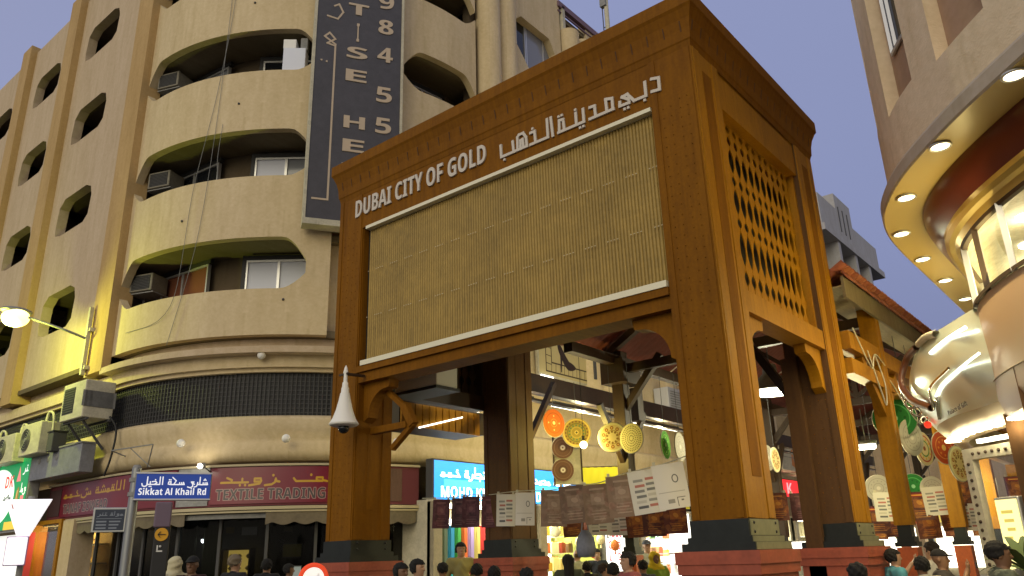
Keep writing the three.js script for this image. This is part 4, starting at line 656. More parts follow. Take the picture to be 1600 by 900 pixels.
  part('sill', curved(-1.5, 8.6, 5.5, 5.8, 0, 0.4), M.grey, f); part('head_rail', curved(-1.5, 8.6, 5.6, 5.76, 2.72, 2.82), M.greyDark, f); part('back_wall', curved(-1.5, 8.6, 4.71, 4.74, 0, 3), mat([0.03, 0.03, 0.028], { map: TX.grime }), f);
  // lit niche, screen, notices, lamp inside
  const [nx, nz] = P(3.95, 5.3), nt = thing('lit_showcase', 'small golden lit showcase inside the dark shopfront', 'showcase', [nx, 1.2, nz], 0.7); part('case', [X2(-0.3, 0.3, -1.2, 0.0, -0.2, 0.2), X2(-0.34, -0.3, 0, 0.8, -0.2, 0.2), X2(0.3, 0.34, 0, 0.8, -0.2, 0.2), X2(-0.34, 0.34, 0.8, 0.84, -0.2, 0.2)], M.woodDark, nt); part('lit_back', X2(-0.3, 0.3, 0, 0.8, -0.2, -0.18), mat([0.6, 0.45, 0.15], { glow: [1, 0.72, 0.15], power: 0.9 }), nt); for (let i = 0; i < 9; i++) part('ornament', T(new THREE.OctahedronGeometry(0.06), -0.2 + (i % 3) * 0.2, 0.12 + Math.floor(i / 3) * 0.27, -0.08), mat([0.8, 0.7, 0.4]), nt);
  [[4.3, 5.5, 2.42, 0.36, 0.2, '#8a9098', 'small grey notice on the dark shopfront glass'], [4.32, 5.5, 2.7, 0.3, 0.14, '#5a5c60', 'upper grey notice on the dark shopfront glass'], [3.75, 5.5, 2.45, 0.2, 0.16, '#6a5a1c', 'little yellow notice on the dark shopfront glass'], [5.35, 5.5, 2.45, 0.2, 0.14, '#5c5a44', 'dim notice on the glass nearest the gate'], [5.5, 5.6, 1.95, 0.42, 0.3, '#6a6632', 'yellowish framed notice on the glass near the gate'], [5.6, 5.75, 1.45, 0.3, 0.3, '#a0b0b8', 'pale sheet low on the glass beside the gate post']].forEach(([u, r, y, w, h, c, l]) => { const [x, z] = P(u, r), s = thing('window_notice', l, 'notice', [x, y, z], u / R0); part('sheet', B(w, h, 0.02), mat(c, {}), s); part('edge', [B(w + 0.04, 0.02, 0.03, 0, h / 2, 0), B(w + 0.04, 0.02, 0.03, 0, -h / 2, 0)], M.greyDark, s); });
  const [lx, lz] = P(2.75, 5.2), il = thing('shop_lamp', 'cold white lamp glowing inside the dark shopfront', 'lamp', [lx, 2.25, lz]); part('lens', T(new THREE.SphereGeometry(0.07, 12, 8), 0, 0, 0), mat([1, 1, 1], { glow: [0.85, 0.95, 1], power: 8 }), il); part('shade', CY(0.05, 0.12, 0.14, 0, 0.1, 0, 14), M.greyDark, il); pointLamp(lx, 2.2, lz + 0.12, [0.85, 0.95, 0.9], 0.45, 3);
  // hanging garments in the window
  [[1.3, '#22241e'], [2.4, '#333628'], [3.1, '#4a503a'], [6.9, '#2a1812'], [7.3, '#561616'], [7.7, '#16302a'], [8.2, '#3a3a2c']].forEach(([u, c], i) => { const [x, z] = P(u, 5.35), s = thing('hung_cloth', ['dark cloth length at the left of the dark shopfront', 'grey green cloth length near the cold lamp', 'pale green cloth length right of the cold lamp', 'brown cloth hanging beside the gate post', 'dark red cloth hanging right of the gate post', 'dark green cloth hanging right of the gate post', 'khaki cloth hanging at the end of the maroon sign'][i], 'cloth', [x, 0.9, z], u / R0, 'cloth lengths hanging in the textile shop'); const rows = []; for (let k = 0; k <= 8; k++) rows.push([[-0.2 + k * 0.05, 0, (k % 2) * 0.05], [-0.2 + k * 0.05, 1.7, (k % 2) * 0.03]]); part('drape', loft(rows), mat(c, { roughness: 0.95 }), s); part('hanger', B(0.46, 0.03, 0.03, 0, 1.71, 0), M.greyDark, s); });
}
// ---- golden lit shop and green sign on the far left
{
  const t = thing('gold_shopfront', 'narrow shopfront glowing gold with glass shelves left of the textile shop', 'shopfront', [0, 0, 0]);
  part('frame', [X2(-24.9, -24.7, 0, 2.85, -9.4, -9.0), X2(-23.0, -22.85, 0, 2.85, -9.4, -9.0), X2(-24.9, -22.85, 2.85, 2.95, -9.5, -9.0)], M.woodLit, t); part('back_wall', X2(-24.7, -23.0, 0, 2.85, -10.5, -10.45), mat([0.6, 0.42, 0.14], { map: TX.grime }), t); part('shelf', [0.8, 1.3, 1.8, 2.3].map((y) => X2(-24.65, -23.05, y, y + 0.03, -10.4, -9.9)), M.white, t); part('pane', X2(-24.69, -23.01, 0.3, 2.84, -9.12, -9.1), M.glass, t); part('pier', X2(-22.84, -22.2, 0, 2.9, -9.6, -9.05), M.plaster2, t);
  for (let i = 0; i < 20; i++) part('ornament', T(new THREE.OctahedronGeometry(0.07 + (i % 3) * 0.02), -24.5 + (i % 5) * 0.33, 0.92 + Math.floor(i / 5) * 0.5, -10.1), mat([0.8, 0.55, 0.15], { metalness: 0.7, roughness: 0.3 }), t);
  parts('spot', [[-24.2, 2.75], [-23.5, 2.75]].map(([x, y]) => CY(0.09, 0.09, 0.04, x, y, -9.7, 14)), mat([1, 1, 1], { glow: [1, 0.85, 0.5], power: 9 }), t); pointLamp(-23.85, 2.6, -9.7, [1, 0.8, 0.4], 6, 4);
  const g = canvas(512, 220, (c) => {
    c.fillStyle = '#0d8a4c'; c.fillRect(0, 0, 512, 220); c.fillStyle = '#f4fff4'; c.beginPath(); c.ellipse(290, 118, 130, 88, 0, 0, 7); c.fill(); c.fillStyle = '#d8301c'; c.font = 'bold 50px sans-serif'; c.fillText('DK', 335, 92); c.strokeStyle = c.fillStyle = '#30383a'; drawArabic(c, 'm j2 m d', 400, 128, 20, 4, 60);
    c.fillStyle = '#d87878'; c.beginPath(); c.moveTo(438, 30); c.lineTo(456, 78); c.lineTo(424, 78); c.fill(); c.fillStyle = '#8a6a2c'; c.beginPath(); c.ellipse(444, 138, 13, 44, 0.12, 0, 7); c.fill(); c.fillStyle = '#d0b060'; c.fillRect(440, 104, 6, 60); c.strokeStyle = c.fillStyle = '#f0f4ee'; drawArabic(c, 'b1 r', 500, 50, 26, 5, 34); drawArabic(c, 'e m L', 505, 110, 24, 5, 40); c.fillStyle = '#d87878'; c.fillRect(472, 122, 24, 26); c.fillStyle = '#d8b83c'; c.fillRect(380, 196, 132, 24);
  });
  const s = thing('green_shop_sign', 'lit green shop sign with a white oval and red letters', 'shop sign', [-26.6, 2.72, -8.5]); part('box', RB(4.9, 2.06, 0.3, 0, 1.03, -0.17, 0.03), M.grey, s); const [pg, pm] = printed(4.8, 1.98, g, litPrint(g, 0.85)); part('face', T(pg, 0, 1.03, -0.012), pm, s); areaLight(-26.6, 3.7, -8.45, 4.6, 1.8, [0, -0.2, 1], [0.6, 1, 0.75], 0.5);
  const w = thing('white_shopfront', 'white lit shop panel under the green sign at the picture edge', 'shopfront', [-26.6, 0, -8.9]); part('panel', X2(-1.2, 1.9, 0, 2.65, -0.1, 0), mat([0.8, 0.8, 0.78], { glow: [1, 1, 0.95], power: 0.8 }), w); parts('jamb', [X2(1.9, 2.05, 0, 2.68, -0.15, 0.06), X2(-1.3, -1.2, 0, 2.68, -0.15, 0.06)], mat([0.5, 0.04, 0.04]), w); part('mark', [X2(1.3, 1.7, 2.1, 2.35, 0.001, 0.01)], M.black, w);
}
// ---------------------------------------------------------------- souk shops along the left side
function shop(z0, z1, o) {
  const t = thing('souk_shop', o.label, 'shop', [-14.2, 0, z0]), w = z0 - z1;
  part('wall', [X2(-1.75, -1.7, 0, 3.0, -w, 0), X2(-1.7, 0, 0, 3.0, -0.12, 0), X2(-1.7, 0, 0, 3.0, -w, -w + 0.12)], mat(o.wall || [0.6, 0.55, 0.36], { map: TX.grime }), t); part('ceiling', X2(-1.75, 0.1, 3.0, 3.05, -w, 0), M.cream, t); part('floor', X2(-1.75, 0.1, -0.01, 0.03, -w, 0), M.grey, t);
  part('pillar', [X2(-0.1, 0.12, 0, 3.0, -0.3, 0)], mat(o.pillar || [0.35, 0.3, 0.2], { map: TX.grime }), t);
  if (o.shelves) { for (const y of o.shelves) { const sh = part('shelf', X2(-1.7, -1.25, y, y + 0.03, -w + 0.15, -0.15), M.white, t); } }
  part('ceiling_panel', X2(-1.3, -0.3, 2.96, 2.99, -w + 0.4, -0.4), mat([1, 1, 1], { glow: o.glow || [1, 0.95, 0.75], power: Math.min(8, o.power || 3) }), t); areaLight(-15, 2.93, (z0 + z1) / 2, 0.95, w - 0.85, [0.25, -1, 0], o.glow || [1, 0.95, 0.75], (o.power || 3) * 4);
  if (o.litBack) part('lit_back', X2(-1.69, -1.66, 0.4, 2.7, -w + 0.3, -0.3), mat([1, 1, 1], { glow: [1, 0.98, 0.9], power: o.litBack }), t);  // glowing panel added over the back wall to make the shop glare
  if (o.counter) part('counter', [X2(-0.7, -0.2, 0, 0.95, -w + 0.4, -0.5)], M.woodDark, t); return t;
}
function shopSign(z0, z1, y0, y1, tex, label, power, x = -14.16) {
  const t = thing('souk_shop_sign', label, 'shop sign', [x, y0, (z0 + z1) / 2], PI / 2), w = z0 - z1; part('box', RB(w, y1 - y0, 0.25, 0, (y1 - y0) / 2, -0.14, 0.02), M.greyDark, t); const [g, m] = printed(w - 0.08, y1 - y0 - 0.08, tex, litPrint(tex, power)); part('face', T(g, 0, (y1 - y0) / 2, -0.008), m, t); return t;
}
const blue = canvas(1024, 176, (g) => {
  g.fillStyle = '#1f7fd2'; g.fillRect(0, 0, 1024, 176); g.fillStyle = '#43b4ea'; g.fillRect(60, 84, 930, 34); g.strokeStyle = g.fillStyle = '#fbffff'; drawArabic(g, 's3 r k t2 _ m j m d', 975, 72, 44, 9, 300); drawArabic(g, 'w _ L L b2 j7 Aj r t2 _ d1 . m . m', 440, 68, 46, 9, 400);
  g.font = 'bold 70px sans-serif'; g.fillText('MOHD KHALID', 36, 166, 460); g.fillText('TRADING LLC', 560, 166, 430);
});
shop(-14.0, -17.9, { label: 'bright textile shop with coloured cloth rolls under the blue sign', wall: [0.6, 0.55, 0.4], shelves: [1.0, 1.9], power: 14, litBack: 3.5, counter: true });
shop(-18.2, -21.3, { label: 'yellow green lit souvenir shop with crowded shelves right of the dark gate post', wall: [0.55, 0.6, 0.16], shelves: [0.7, 1.2, 1.7, 2.2], power: 14, litBack: 4.5, glow: [1, 0.98, 0.55] });
shop(-23.6, -27.4, { label: 'dazzling white jewellery shop behind the big gate post', wall: [0.8, 0.8, 0.76], shelves: [0.9, 1.5, 2.1], power: 30, litBack: 6, glow: [1, 0.98, 0.9] });
shop(-27.8, -32.2, { label: 'lit shop beyond the jewellery shop, hidden behind the gate column', power: 12, shelves: [1, 1.6, 2.2] });
shop(-32.6, -37, { label: 'lit shop seen through the side of the gate below the red sign', power: 13, litBack: 4, shelves: [1, 1.6, 2.2] });
shop(-37.4, -43, { label: 'farthest lit shop at the end of the left row', power: 13, shelves: [1, 1.6, 2.2] });
shopSign(-14.06, -20.2, 3.02, 4.04, blue, 'glowing blue shop sign with white Arabic and English lettering', 2.5);
{
  const y = canvas(256, 64, (g) => { g.fillStyle = '#b0a018'; g.fillRect(0, 0, 256, 64); g.fillStyle = '#5a4a10'; for (let i = 0; i < 9; i++) g.fillRect(110 + i * 16, 20, 9, 26); g.fillStyle = '#d8cc30'; g.fillRect(6, 6, 90, 52); });
  shopSign(-20.6, -27.4, 3.1, 4.0, y, 'yellow shop sign with brown marks behind the canopy post', 0.55);
  const k = canvas(256, 80, (g) => { g.fillStyle = '#e0202c'; g.fillRect(0, 0, 256, 80); g.fillStyle = '#ff9aa0'; g.font = 'bold 74px sans-serif'; g.fillText('JK', 30, 66); g.fillText('K', 150, 66); });
  shopSign(-34.6, -38.8, 3.9, 4.75, k, 'red lit shop sign with a pale letter K', 1.5); shopSign(-27.8, -34.3, 3.2, 4.0, y, 'yellow shop sign hidden behind the gate column', 0.4); shopSign(-39.4, -43, 3.9, 4.7, k, 'second red lit shop sign at the end of the left row', 1.3);
  const gb = canvas(256, 256, (g) => { g.fillStyle = '#fbfaf4'; g.fillRect(0, 0, 256, 256); g.fillStyle = '#c8283c'; g.font = 'bold 56px sans-serif'; g.fillText('WE BUY', 12, 96, 170); g.fillStyle = '#b83a48'; g.font = 'bold 50px sans-serif'; g.fillText('G', 22, 150); g.fillText('O', 100, 152); g.fillText('L', 24, 206); g.fillText('D', 102, 206); });
  const t = thing('gold_buying_sign', 'white lit board with red letters left of the canopy post', 'sign', [-14.1, 1.1, -22.3], PI / 2); part('box', RB(1.7, 1.7, 0.2, 0, 0.85, -0.11, 0.02), M.grey, t); const [g, m] = printed(1.62, 1.62, gb, litPrint(gb, 1.6)); part('face', T(g, 0, 0.85, -0.003), m, t); areaLight(-13.95, 1.95, -22.3, 1.5, 1.5, [1, 0, 0], [1, 0.97, 0.9], 3); part('leg', [X2(-0.8, -0.72, -1.1, 0, -0.15, -0.05), X2(0.72, 0.8, -1.1, 0, -0.15, -0.05)], M.greyDark, t);
}
// things in the shops: cloth rolls, packets, lamps, vitrines
const rollC = ['#7a2a1c', '#586a58', '#2c8cc0', '#3c9a48', '#c8642c', '#9a86c0', '#c0b060', '#b83030', '#d8d0c0', '#2aa8b8', '#c04038', '#8a5a7a'];
for (let i = 0; i < 16; i++) {
  const low = i > 8, k = low ? i - 9 : i, t = thing('cloth_roll', `${['rust', 'grey green', 'sky blue', 'leaf green', 'orange', 'lilac', 'straw', 'crimson', 'off-white'][k]} cloth roll in the ${low ? 'lower' : 'upper'} row of the textile shop`, 'cloth roll', [-14.35, low ? 0.5 : 1.45, -14.3 - k * 0.24], 0, 'cloth rolls in the textile shop');
  part('cloth', [CY(0.11, 0.11, 1.0, 0, 0.5, 0, 14), X2(0.06, 0.12, 0.02, 0.96, -0.1, 0.02)], mat(rollC[(k + (low ? 7 : 0)) % 12], { roughness: 0.9 }), t); part('core', CY(0.03, 0.03, 1.08, 0, 0.5, 0, 8), M.cream, t);
}
const packC = ['#c8b070', '#b8502c', '#e0d8b8', '#4a6a3a', '#d8a83c', '#8a3020', '#a8c0b0', '#e8e0a0', '#6a4a2c', '#d06a3a'];
const packL = ['straw', 'rust red', 'ivory', 'olive', 'amber', 'dark red', 'mint', 'pale yellow', 'brown', 'orange'];
[[-18.4, -21.1, [0.73, 1.23, 1.73, 2.23]], [-23.8, -27.2, [0.93, 1.53, 2.13]], [-32.8, -36.8, [1.03, 1.63, 2.23]]].forEach(([a, b, ys], s) => ys.forEach((y, k) => { for (let i = 0; i < 7; i++) { const z = lerp(a, b, (i + 0.5) / 7), c = (i * 3 + k * 5 + s) % 10, h = 0.18 + R() * 0.2, t = thing('shelf_packet', `${packL[c]} packet, ${['first', 'second', 'third', 'fourth', 'fifth', 'sixth', 'seventh'][i]} along the ${(ys.length > 3 ? ['lowest', 'second', 'third', 'top'] : ['lowest', 'middle', 'top'])[k]} shelf of the ${['souvenir shop', 'dazzling jewellery shop', 'shop below the red sign'][s]}`, 'packet', [-15.2 + 0.1, y, z], PI / 2 + (R() - 0.5) * 0.4, 'packets on the souk shop shelves'); part('carton', RB(0.22 + R() * 0.14, h, 0.18, 0, h / 2, 0, 0.015), mat(packC[c]), t); part('lid', B(0.2, 0.03, 0.15, 0, h + 0.012, 0), mat(packC[(c + 2) % 10]), t); } }));
// goods hung out in front of the souvenir shop
for (let i = 0; i < 8; i++) { const t = thing('hanging_lantern', ['small ivory lantern beside the dark gate post', 'orange lantern low at the souvenir shop', 'brown bell-shaped ornament beside the dark gate post', 'ivory paper ornament in front of the souvenir shelves', 'rust coloured lantern in front of the souvenir shelves', 'dark ornament in front of the souvenir shelves', 'pale round ornament above the crowd at the souvenir shop', 'orange ball ornament above the crowd at the souvenir shop'][i], 'lantern', [-13.7 + (i % 3) * 0.25, [2.3, 1.3, 2.4, 2.0, 1.7, 2.35, 2.1, 1.9][i], -18.4 - i * 0.37], i, 'ornaments hung outside the souvenir shop'); const c = mat(['#d8d0a8', '#d0702c', '#6a3a28', '#e0d8b8', '#b0502c', '#2a2420', '#e8e0b8', '#d87a3c'][i]); part('shade', lathe([[0, -0.16], [0.08, -0.14], [0.14, -0.02], [0.1, 0.1], [0.03, 0.16], [0, 0.17]], 14), c, t); part('cord', CY(0.008, 0.008, 0.6, 0, 0.45, 0, 5), M.greyDark, t); part('tassel', CY(0.01, 0.03, 0.12, 0, -0.2, 0, 8), c, t); }
{
  const t = thing('yellow_banner', 'bright yellow cloth banner draped above the souvenir shop', 'banner', [-12.1, 3.35, -18.35], 0.7), rows = []; for (let k = 0; k <= 10; k++) rows.push([[-0.5 + k * 0.1, 0, (k % 2) * 0.06], [-0.5 + k * 0.1, 0.55, (k % 2) * 0.03]]); part('cloth', loft(rows), mat([0.75, 0.68, 0.03], { roughness: 0.9 }), t); part('rod', bar([-0.55, 0.56, 0], [0.55, 0.56, 0], 0.03, 0.03), M.woodDark, t);
  const v = thing('jewellery_case', 'glowing white jewellery display case at the street edge of the dazzling shop', 'display case', [-13.6, 0, -25.4], PI / 2); part('plinth', X2(-1.5, 1.5, 0, 0.9, -0.3, 0.3), M.white, v); part('lit_tray', X2(-1.45, 1.45, 0.9, 0.94, -0.28, 0.28), mat([1, 1, 1], { glow: [1, 0.98, 0.9], power: 2.5 }), v); part('pane', X2(-1.5, 1.5, 0.94, 1.6, 0.28, 0.3), M.glass, v); part('top_rail', X2(-1.5, 1.5, 1.6, 1.64, -0.3, 0.3), M.alu, v);
  for (let i = 0; i < 5; i++) part('bust', lathe([[0.1, 0], [0.12, 0.1], [0.06, 0.22], [0.04, 0.34], [0, 0.36]], 14).translate(-1.2 + i * 0.6, 0.945, 0), M.white, v);
  const s = thing('lit_sign_panel', 'plain glowing white panel low in the street behind the gate side', 'light panel', [-9.2, 1.42, -24.3], 0.4); part('face', X2(-0.55, 0.55, 0, 0.42, -0.1, 0), mat([1, 1, 1], { glow: [1, 1, 0.96], power: 2.4 }), s); part('frame', [X2(-0.6, 0.6, -0.05, 0, -0.12, 0.02), X2(-0.05, 0.05, -1.42, -0.05, -0.1, 0), X2(-0.6, 0.6, 0.42, 0.46, -0.12, 0.02)], M.grey, s);
  // pale air handling boxes and dark pillar over the far red sign
  [[-13.9, 5.0, -36.2, 'pale box unit above the red sign, with an orange stain'], [-13.9, 4.9, -38.3, 'pale box unit right of the stained one above the red sign']].forEach(([x, y, z, l], i) => { const b = thing('duct_box', l, 'duct box', [x, y, z], PI / 2); part('casing', RB(1.9, 1.2, 0.8, 0, 0.6, 0, 0.03), M.cream, b); part('seam', [B(1.92, 0.03, 0.82, 0, 0.6, 0)], M.grey, b); if (!i) part('stain', ext([[0, 0.2], [0.15, 1.1], [0.3, 1.1], [0.25, 0.5], [0.4, 0.1]], 0.004).translate(0.2, 0.05, 0.402), mat([0.55, 0.2, 0.05]), b); });
}
// posters and sign boards over the first floor: high-heel picture sign
{
  const tx = canvas(256, 140, (g) => { g.fillStyle = '#b7a878'; g.fillRect(0, 0, 256, 140); g.strokeStyle = '#3a2c14'; g.lineWidth = 4; g.strokeRect(34, -20, 240, 150); g.strokeRect(62, -20, 200, 122); g.lineWidth = 2; for (let i = 0; i < 9; i++) { g.beginPath(); g.moveTo(62 + i * 22, 102); g.lineTo(60 + i * 22, 130); g.stroke(); } for (let i = 0; i < 5; i++) { g.beginPath(); g.moveTo(34, 10 + i * 24); g.lineTo(62, 12 + i * 24); g.stroke(); } g.translate(-22, 24); g.fillStyle = '#2c1a10'; g.beginPath(); g.moveTo(124, 4); g.quadraticCurveTo(150, 40, 176, 62); g.quadraticCurveTo(204, 66, 214, 78); g.quadraticCurveTo(190, 92, 168, 88); g.quadraticCurveTo(150, 80, 140, 62); g.lineTo(136, 100); g.lineTo(131, 100); g.lineTo(130, 50); g.quadraticCurveTo(112, 26, 118, 0); g.fill(); });
  const t = thing('shoe_sign', 'framed beige sign with a black high heel on the upper wall', 'sign', [-14.12, 6.85, -19.8], PI / 2); part('board', X2(-1.35, 1.35, 0, 1.6, -0.1, 0), M.cream, t); const [g, m] = printed(2.6, 1.5, tx); part('face', T(g, 0, 0.8, 0.006), m, t); part('frame', [X2(1.36, 1.46, 0.2, 1.6, -0.1, 0.25)], M.greyDark, t); part('tube_light', X2(-1.3, -0.7, -0.06, -0.02, 0.02, 0.08), M.tube, t);
  const a = thing('street_air_conditioner', 'grey air conditioner on the beige wall behind the canopy post', 'air conditioner', [-13.95, 6.5, -26.5], PI / 2); part('casing', RB(1.9, 0.9, 0.6, 0, 0.45, 0, 0.03), mat([0.4, 0.4, 0.42]), a); part('grille', Array.from({ length: 8 }, (_, i) => B(1.6, 0.03, 0.02, 0, 0.12 + i * 0.09, 0.305)), M.grey, a);
}
// end of the street
{
  const t = thing('street_end_building', 'dim building closing the far end of the souk street', 'building', [0, 0, -50]); part('wall', X2(-16, 0, 3.6, 9, -2, 0), M.plaster2, t); part('wall', X2(-16, 0, 0, 3.6, -2, -1.8), M.cream, t); for (let i = 0; i < 4; i++) { part('fascia_sign', X2(-15.6 + i * 3.9, -12 + i * 3.9, 2.8, 3.6, -0.3, 0.05), mat([[0.4, 0.1, 0.05], [0.5, 0.4, 0.1], [0.1, 0.25, 0.2], [0.45, 0.2, 0.05]][i], { glow: [[0.5, 0.12, 0.04], [0.6, 0.45, 0.1], [0.1, 0.3, 0.2], [0.6, 0.25, 0.05]][i], power: 1.1 }), t); part('display_window', X2(-15.4 + i * 3.9, -12.2 + i * 3.9, 0.4, 2.6, -1.75, -1.7), mat([1, 1, 1], { glow: [1, 0.95, 0.75], power: 3.5 }), t); part('pier', X2(-16 + i * 3.9, -15.6 + i * 3.9, 0, 2.8, -1.8, 0), M.plaster2, t); }
}
// ---------------------------------------------------------------- round-cornered building on the right
const rpts = [[5.0, -1.75], [2.6, -4.28], [-0.2, -7.22], [-0.82, -7.9], [-1.3, -8.5], [-1.66, -9.02], [-1.94, -9.55], [-2.15, -10.1], [-2.27, -10.75], [-2.31, -11.5], [-2.31, -13], [-2.3, -20], [-2.3, -44]].map(([x, z]) => new THREE.Vector3(x, 0, z));
const rc = new THREE.CatmullRomCurve3(rpts, false, 'centripetal');
const RS = []; { const N = 400, all = rc.getPoints(N); let last = null; for (const p of all) { if (!last || p.distanceTo(last) > (p.z < -13 ? 0.8 : 0.16)) { RS.push(p); last = p; } } }
// outline offset inwards by o
const RN = RS.map((p, i) => { const a = RS[Math.max(0, i - 1)], b = RS[Math.min(RS.length - 1, i + 1)], t = b.clone().sub(a).normalize(); return new THREE.Vector3(-t.z, 0, t.x); });   // inwards
const Q = (i, o, y) => [RS[i].x + RN[i].x * o, y, RS[i].z + RN[i].z * o];
const idx = (x, z) => { let b = 0, d = 1e9; RS.forEach((p, i) => { const e = Math.hypot(p.x - x, p.z - z); if (e < d) { d = e; b = i; } }); return b; };
const sweep = (prof, i0 = 0, i1 = RS.length - 1) => toCreasedNormals(loft(prof.map(([o, y]) => { const r = []; for (let i = i0; i <= i1; i++) r.push(Q(i, o, y)); return r; })), 0.4);
const rb = thing('round_building', 'tall beige building with a round corner and a lit soffit on the right', 'building', [0, 0, 0]);
{
  const SY = 5.565;
  part('slab_edge', sweep([[0.14, SY + 0.22], [0.02, SY + 0.2], [0, SY + 0.16], [0, SY + 0.02], [0.02, SY]]), mat([0.5, 0.42, 0.34], { map: TX.plaster }), rb);
  part('soffit', sweep([[0.02, SY], [0.46, SY + 0.004]]), M.soffit, rb);
  part('red_cove', sweep([[0.46, SY + 0.004], [0.47, SY - 0.06], [0.55, SY - 0.2], [0.64, SY - 0.32]]), M.maroon, rb);
  part('gold_moulding', sweep([[0.64, SY - 0.32], [0.64, SY - 0.38], [0.68, SY - 0.42], [0.74, SY - 0.44], [0.78, SY - 0.5], [0.84, SY - 0.5]]), mat([0.5, 0.36, 0.1], { metalness: 0.6, roughness: 0.28 }), rb);
  // upper wall with recessed pink strips and windows
  const iA = idx(-1.75, -9.4), iB = idx(-1.32, -8.75), iC = idx(-1.02, -8.2), iD = idx(-0.5, -7.55), iE = idx(-2.22, -10.6), iF = idx(-2.02, -9.95), iG = idx(0.4, -6.6), iH = idx(1.0, -6.0), END = RS.length - 1;
  const strips = [[Math.min(iG, iH), Math.max(iG, iH), 6.4], [Math.min(iC, iD), Math.max(iC, iD), 6.42], [Math.min(iA, iB), Math.max(iA, iB), 6.55], [Math.min(iE, iF), Math.max(iE, iF), 6.8]].sort((a, b) => a[0] - b[0]);
  let from = 0; const wall = (i0, i1, y0, y1) => part('wall', sweep([[0.14, y0], [0.14, y1]], i0, i1), M.wallR, rb);
  for (const [a, b, y] of strips) {
    wall(from, a, SY + 0.2, 17); wall(a, b, SY + 0.2, y); from = b;
    part('reveal', [quads([[Q(a, 0.14, y), Q(a, 0.3, y), Q(a, 0.3, 17), Q(a, 0.14, 17)], [Q(b, 0.14, y), Q(b, 0.3, y), Q(b, 0.3, 17), Q(b, 0.14, 17)]]), sweep([[0.14, y], [0.3, y]], a, b)], M.wallR, rb);
    part('pink_panel', sweep([[0.3, y], [0.3, 17]], a, b), M.pink, rb);
    for (let f = 0; f < 3; f++) {
      const g = new THREE.Group(); g.name = 'window'; rb.add(g); const w0 = y + 0.78 + f * 3.1, w1 = w0 + 2.0, a1 = a + 1, b1 = Math.max(a + 2, b - 1), mid = Math.round((a1 + b1) / 2);
      part('pane', sweep([[0.292, w0], [0.292, w1]], a1, b1), M.darkGlass, g); part('frame', [sweep([[0.285, w0 - 0.05], [0.26, w0 - 0.05], [0.26, w0], [0.285, w0]], a1, b1), bar(Q(mid, 0.28, w0), Q(mid, 0.28, w1), 0.04, 0.03), bar(Q(a1, 0.28, w0), Q(a1, 0.28, w1), 0.04, 0.03), bar(Q(b1, 0.28, w0), Q(b1, 0.28, w1), 0.04, 0.03)], M.alu, g);
    }
  }
  wall(from, END, SY + 0.2, 17);
  part('roof', sweep([[0.14, 17], [0.3, 17.1], [6, 17.1]]), M.slab, rb);
  // glazed first floor: curved panes between slim posts, pale rooms behind
  const g0 = 0, g1 = idx(-2.3, -16.5), posts = [];
  for (let i = g0; i <= g1; i += 5) posts.push(i);
  posts.forEach((i, k) => { part('glazing_post', [bar(Q(i, 0.82, 4.3), Q(i, 0.82, 5.07), 0.06, 0.07)], k % 2 ? M.alu : M.woodDark, rb); if (k < posts.length - 1) part('pane', sweep([[0.83, 4.32], [0.83, 5.06]], i, posts[k + 1]), M.glass, rb); });
  parts('glazing_rail', [sweep([[0.78, 5.07], [0.8, 5.03], [0.86, 5.03]], g0, g1), sweep([[0.78, 4.3], [0.78, 4.34], [0.88, 4.34]], g0, g1)], M.woodDark, rb);
  part('room_wall', sweep([[2.4, 4.3], [2.4, 5.3]], g0, g1), mat([0.62, 0.55, 0.38]), rb); part('room_floor', sweep([[0.84, 4.24], [2.5, 4.24]], g0, g1), M.cream, rb); part('room_ceiling', sweep([[0.84, 5.08], [1.2, 5.28], [2.5, 5.28]], g0, g1), M.cream, rb);
  const sp = []; for (let i = 8; i < g1; i += 9) sp.push(T(CY(0.12, 0.12, 0.03, 0, 0, 0, 16), ...Q(i, 1.5, 5.26))); parts('room_lamp', sp, mat([1, 1, 1], { glow: [1, 0.95, 0.8], power: 6 }), rb);
  for (let i = 6; i < g1; i += 12) { const q = Q(i, 1.5, 5.1); pointLamp(q[0], q[1], q[2], [1, 0.88, 0.55], 1.5, 6); }
  const shelf = []; for (let i = 10; i < g1; i += 6) for (const y of [4.5, 4.75]) { const q = Q(i, 2.2, y); shelf.push(B(0.5, 0.03, 0.3, q[0], q[1], q[2], i)); } part('shelf', shelf, M.woodDark, rb);
  { const l = new THREE.RectAreaLight(lin([1, 0.78, 0.3]), 9, 4.5, 0.6); l.position.set(-1.25, 4.7, -11); l.lookAt(-4, 5.6, -10.6); scene.add(l); }
  // ground floor: glass front with pale piers under the steel canopy
  part('ground_wall', sweep([[2.6, 0], [2.6, 4.2]], 0, END), mat([0.35, 0.27, 0.14], { map: TX.grime }), rb); part('ground_ceiling', sweep([[0.8, 3.4], [2.6, 3.4]], 0, END), M.cream, rb); part('fascia', sweep([[0.9, 3.0], [0.82, 3.2], [0.82, 4.3]], 0, END), mat([0.42, 0.29, 0.18], { roughness: 0.4 }), rb);
  for (let i = 4; i < END; i += 9) { part('pier', bar(Q(i, 0.95, 0), Q(i, 0.95, 3.4), 0.2, 0.2), M.woodShade, rb); }
  const gl = []; for (let i = 5; i < END; i += 6) { const q = Q(i, 1.3, 3.37); gl.push(CY(0.14, 0.14, 0.03, q[0], q[1], q[2], 14)); } parts('ground_lamp', gl, mat([1, 1, 1], { glow: [1, 0.92, 0.7], power: 7 }), rb);
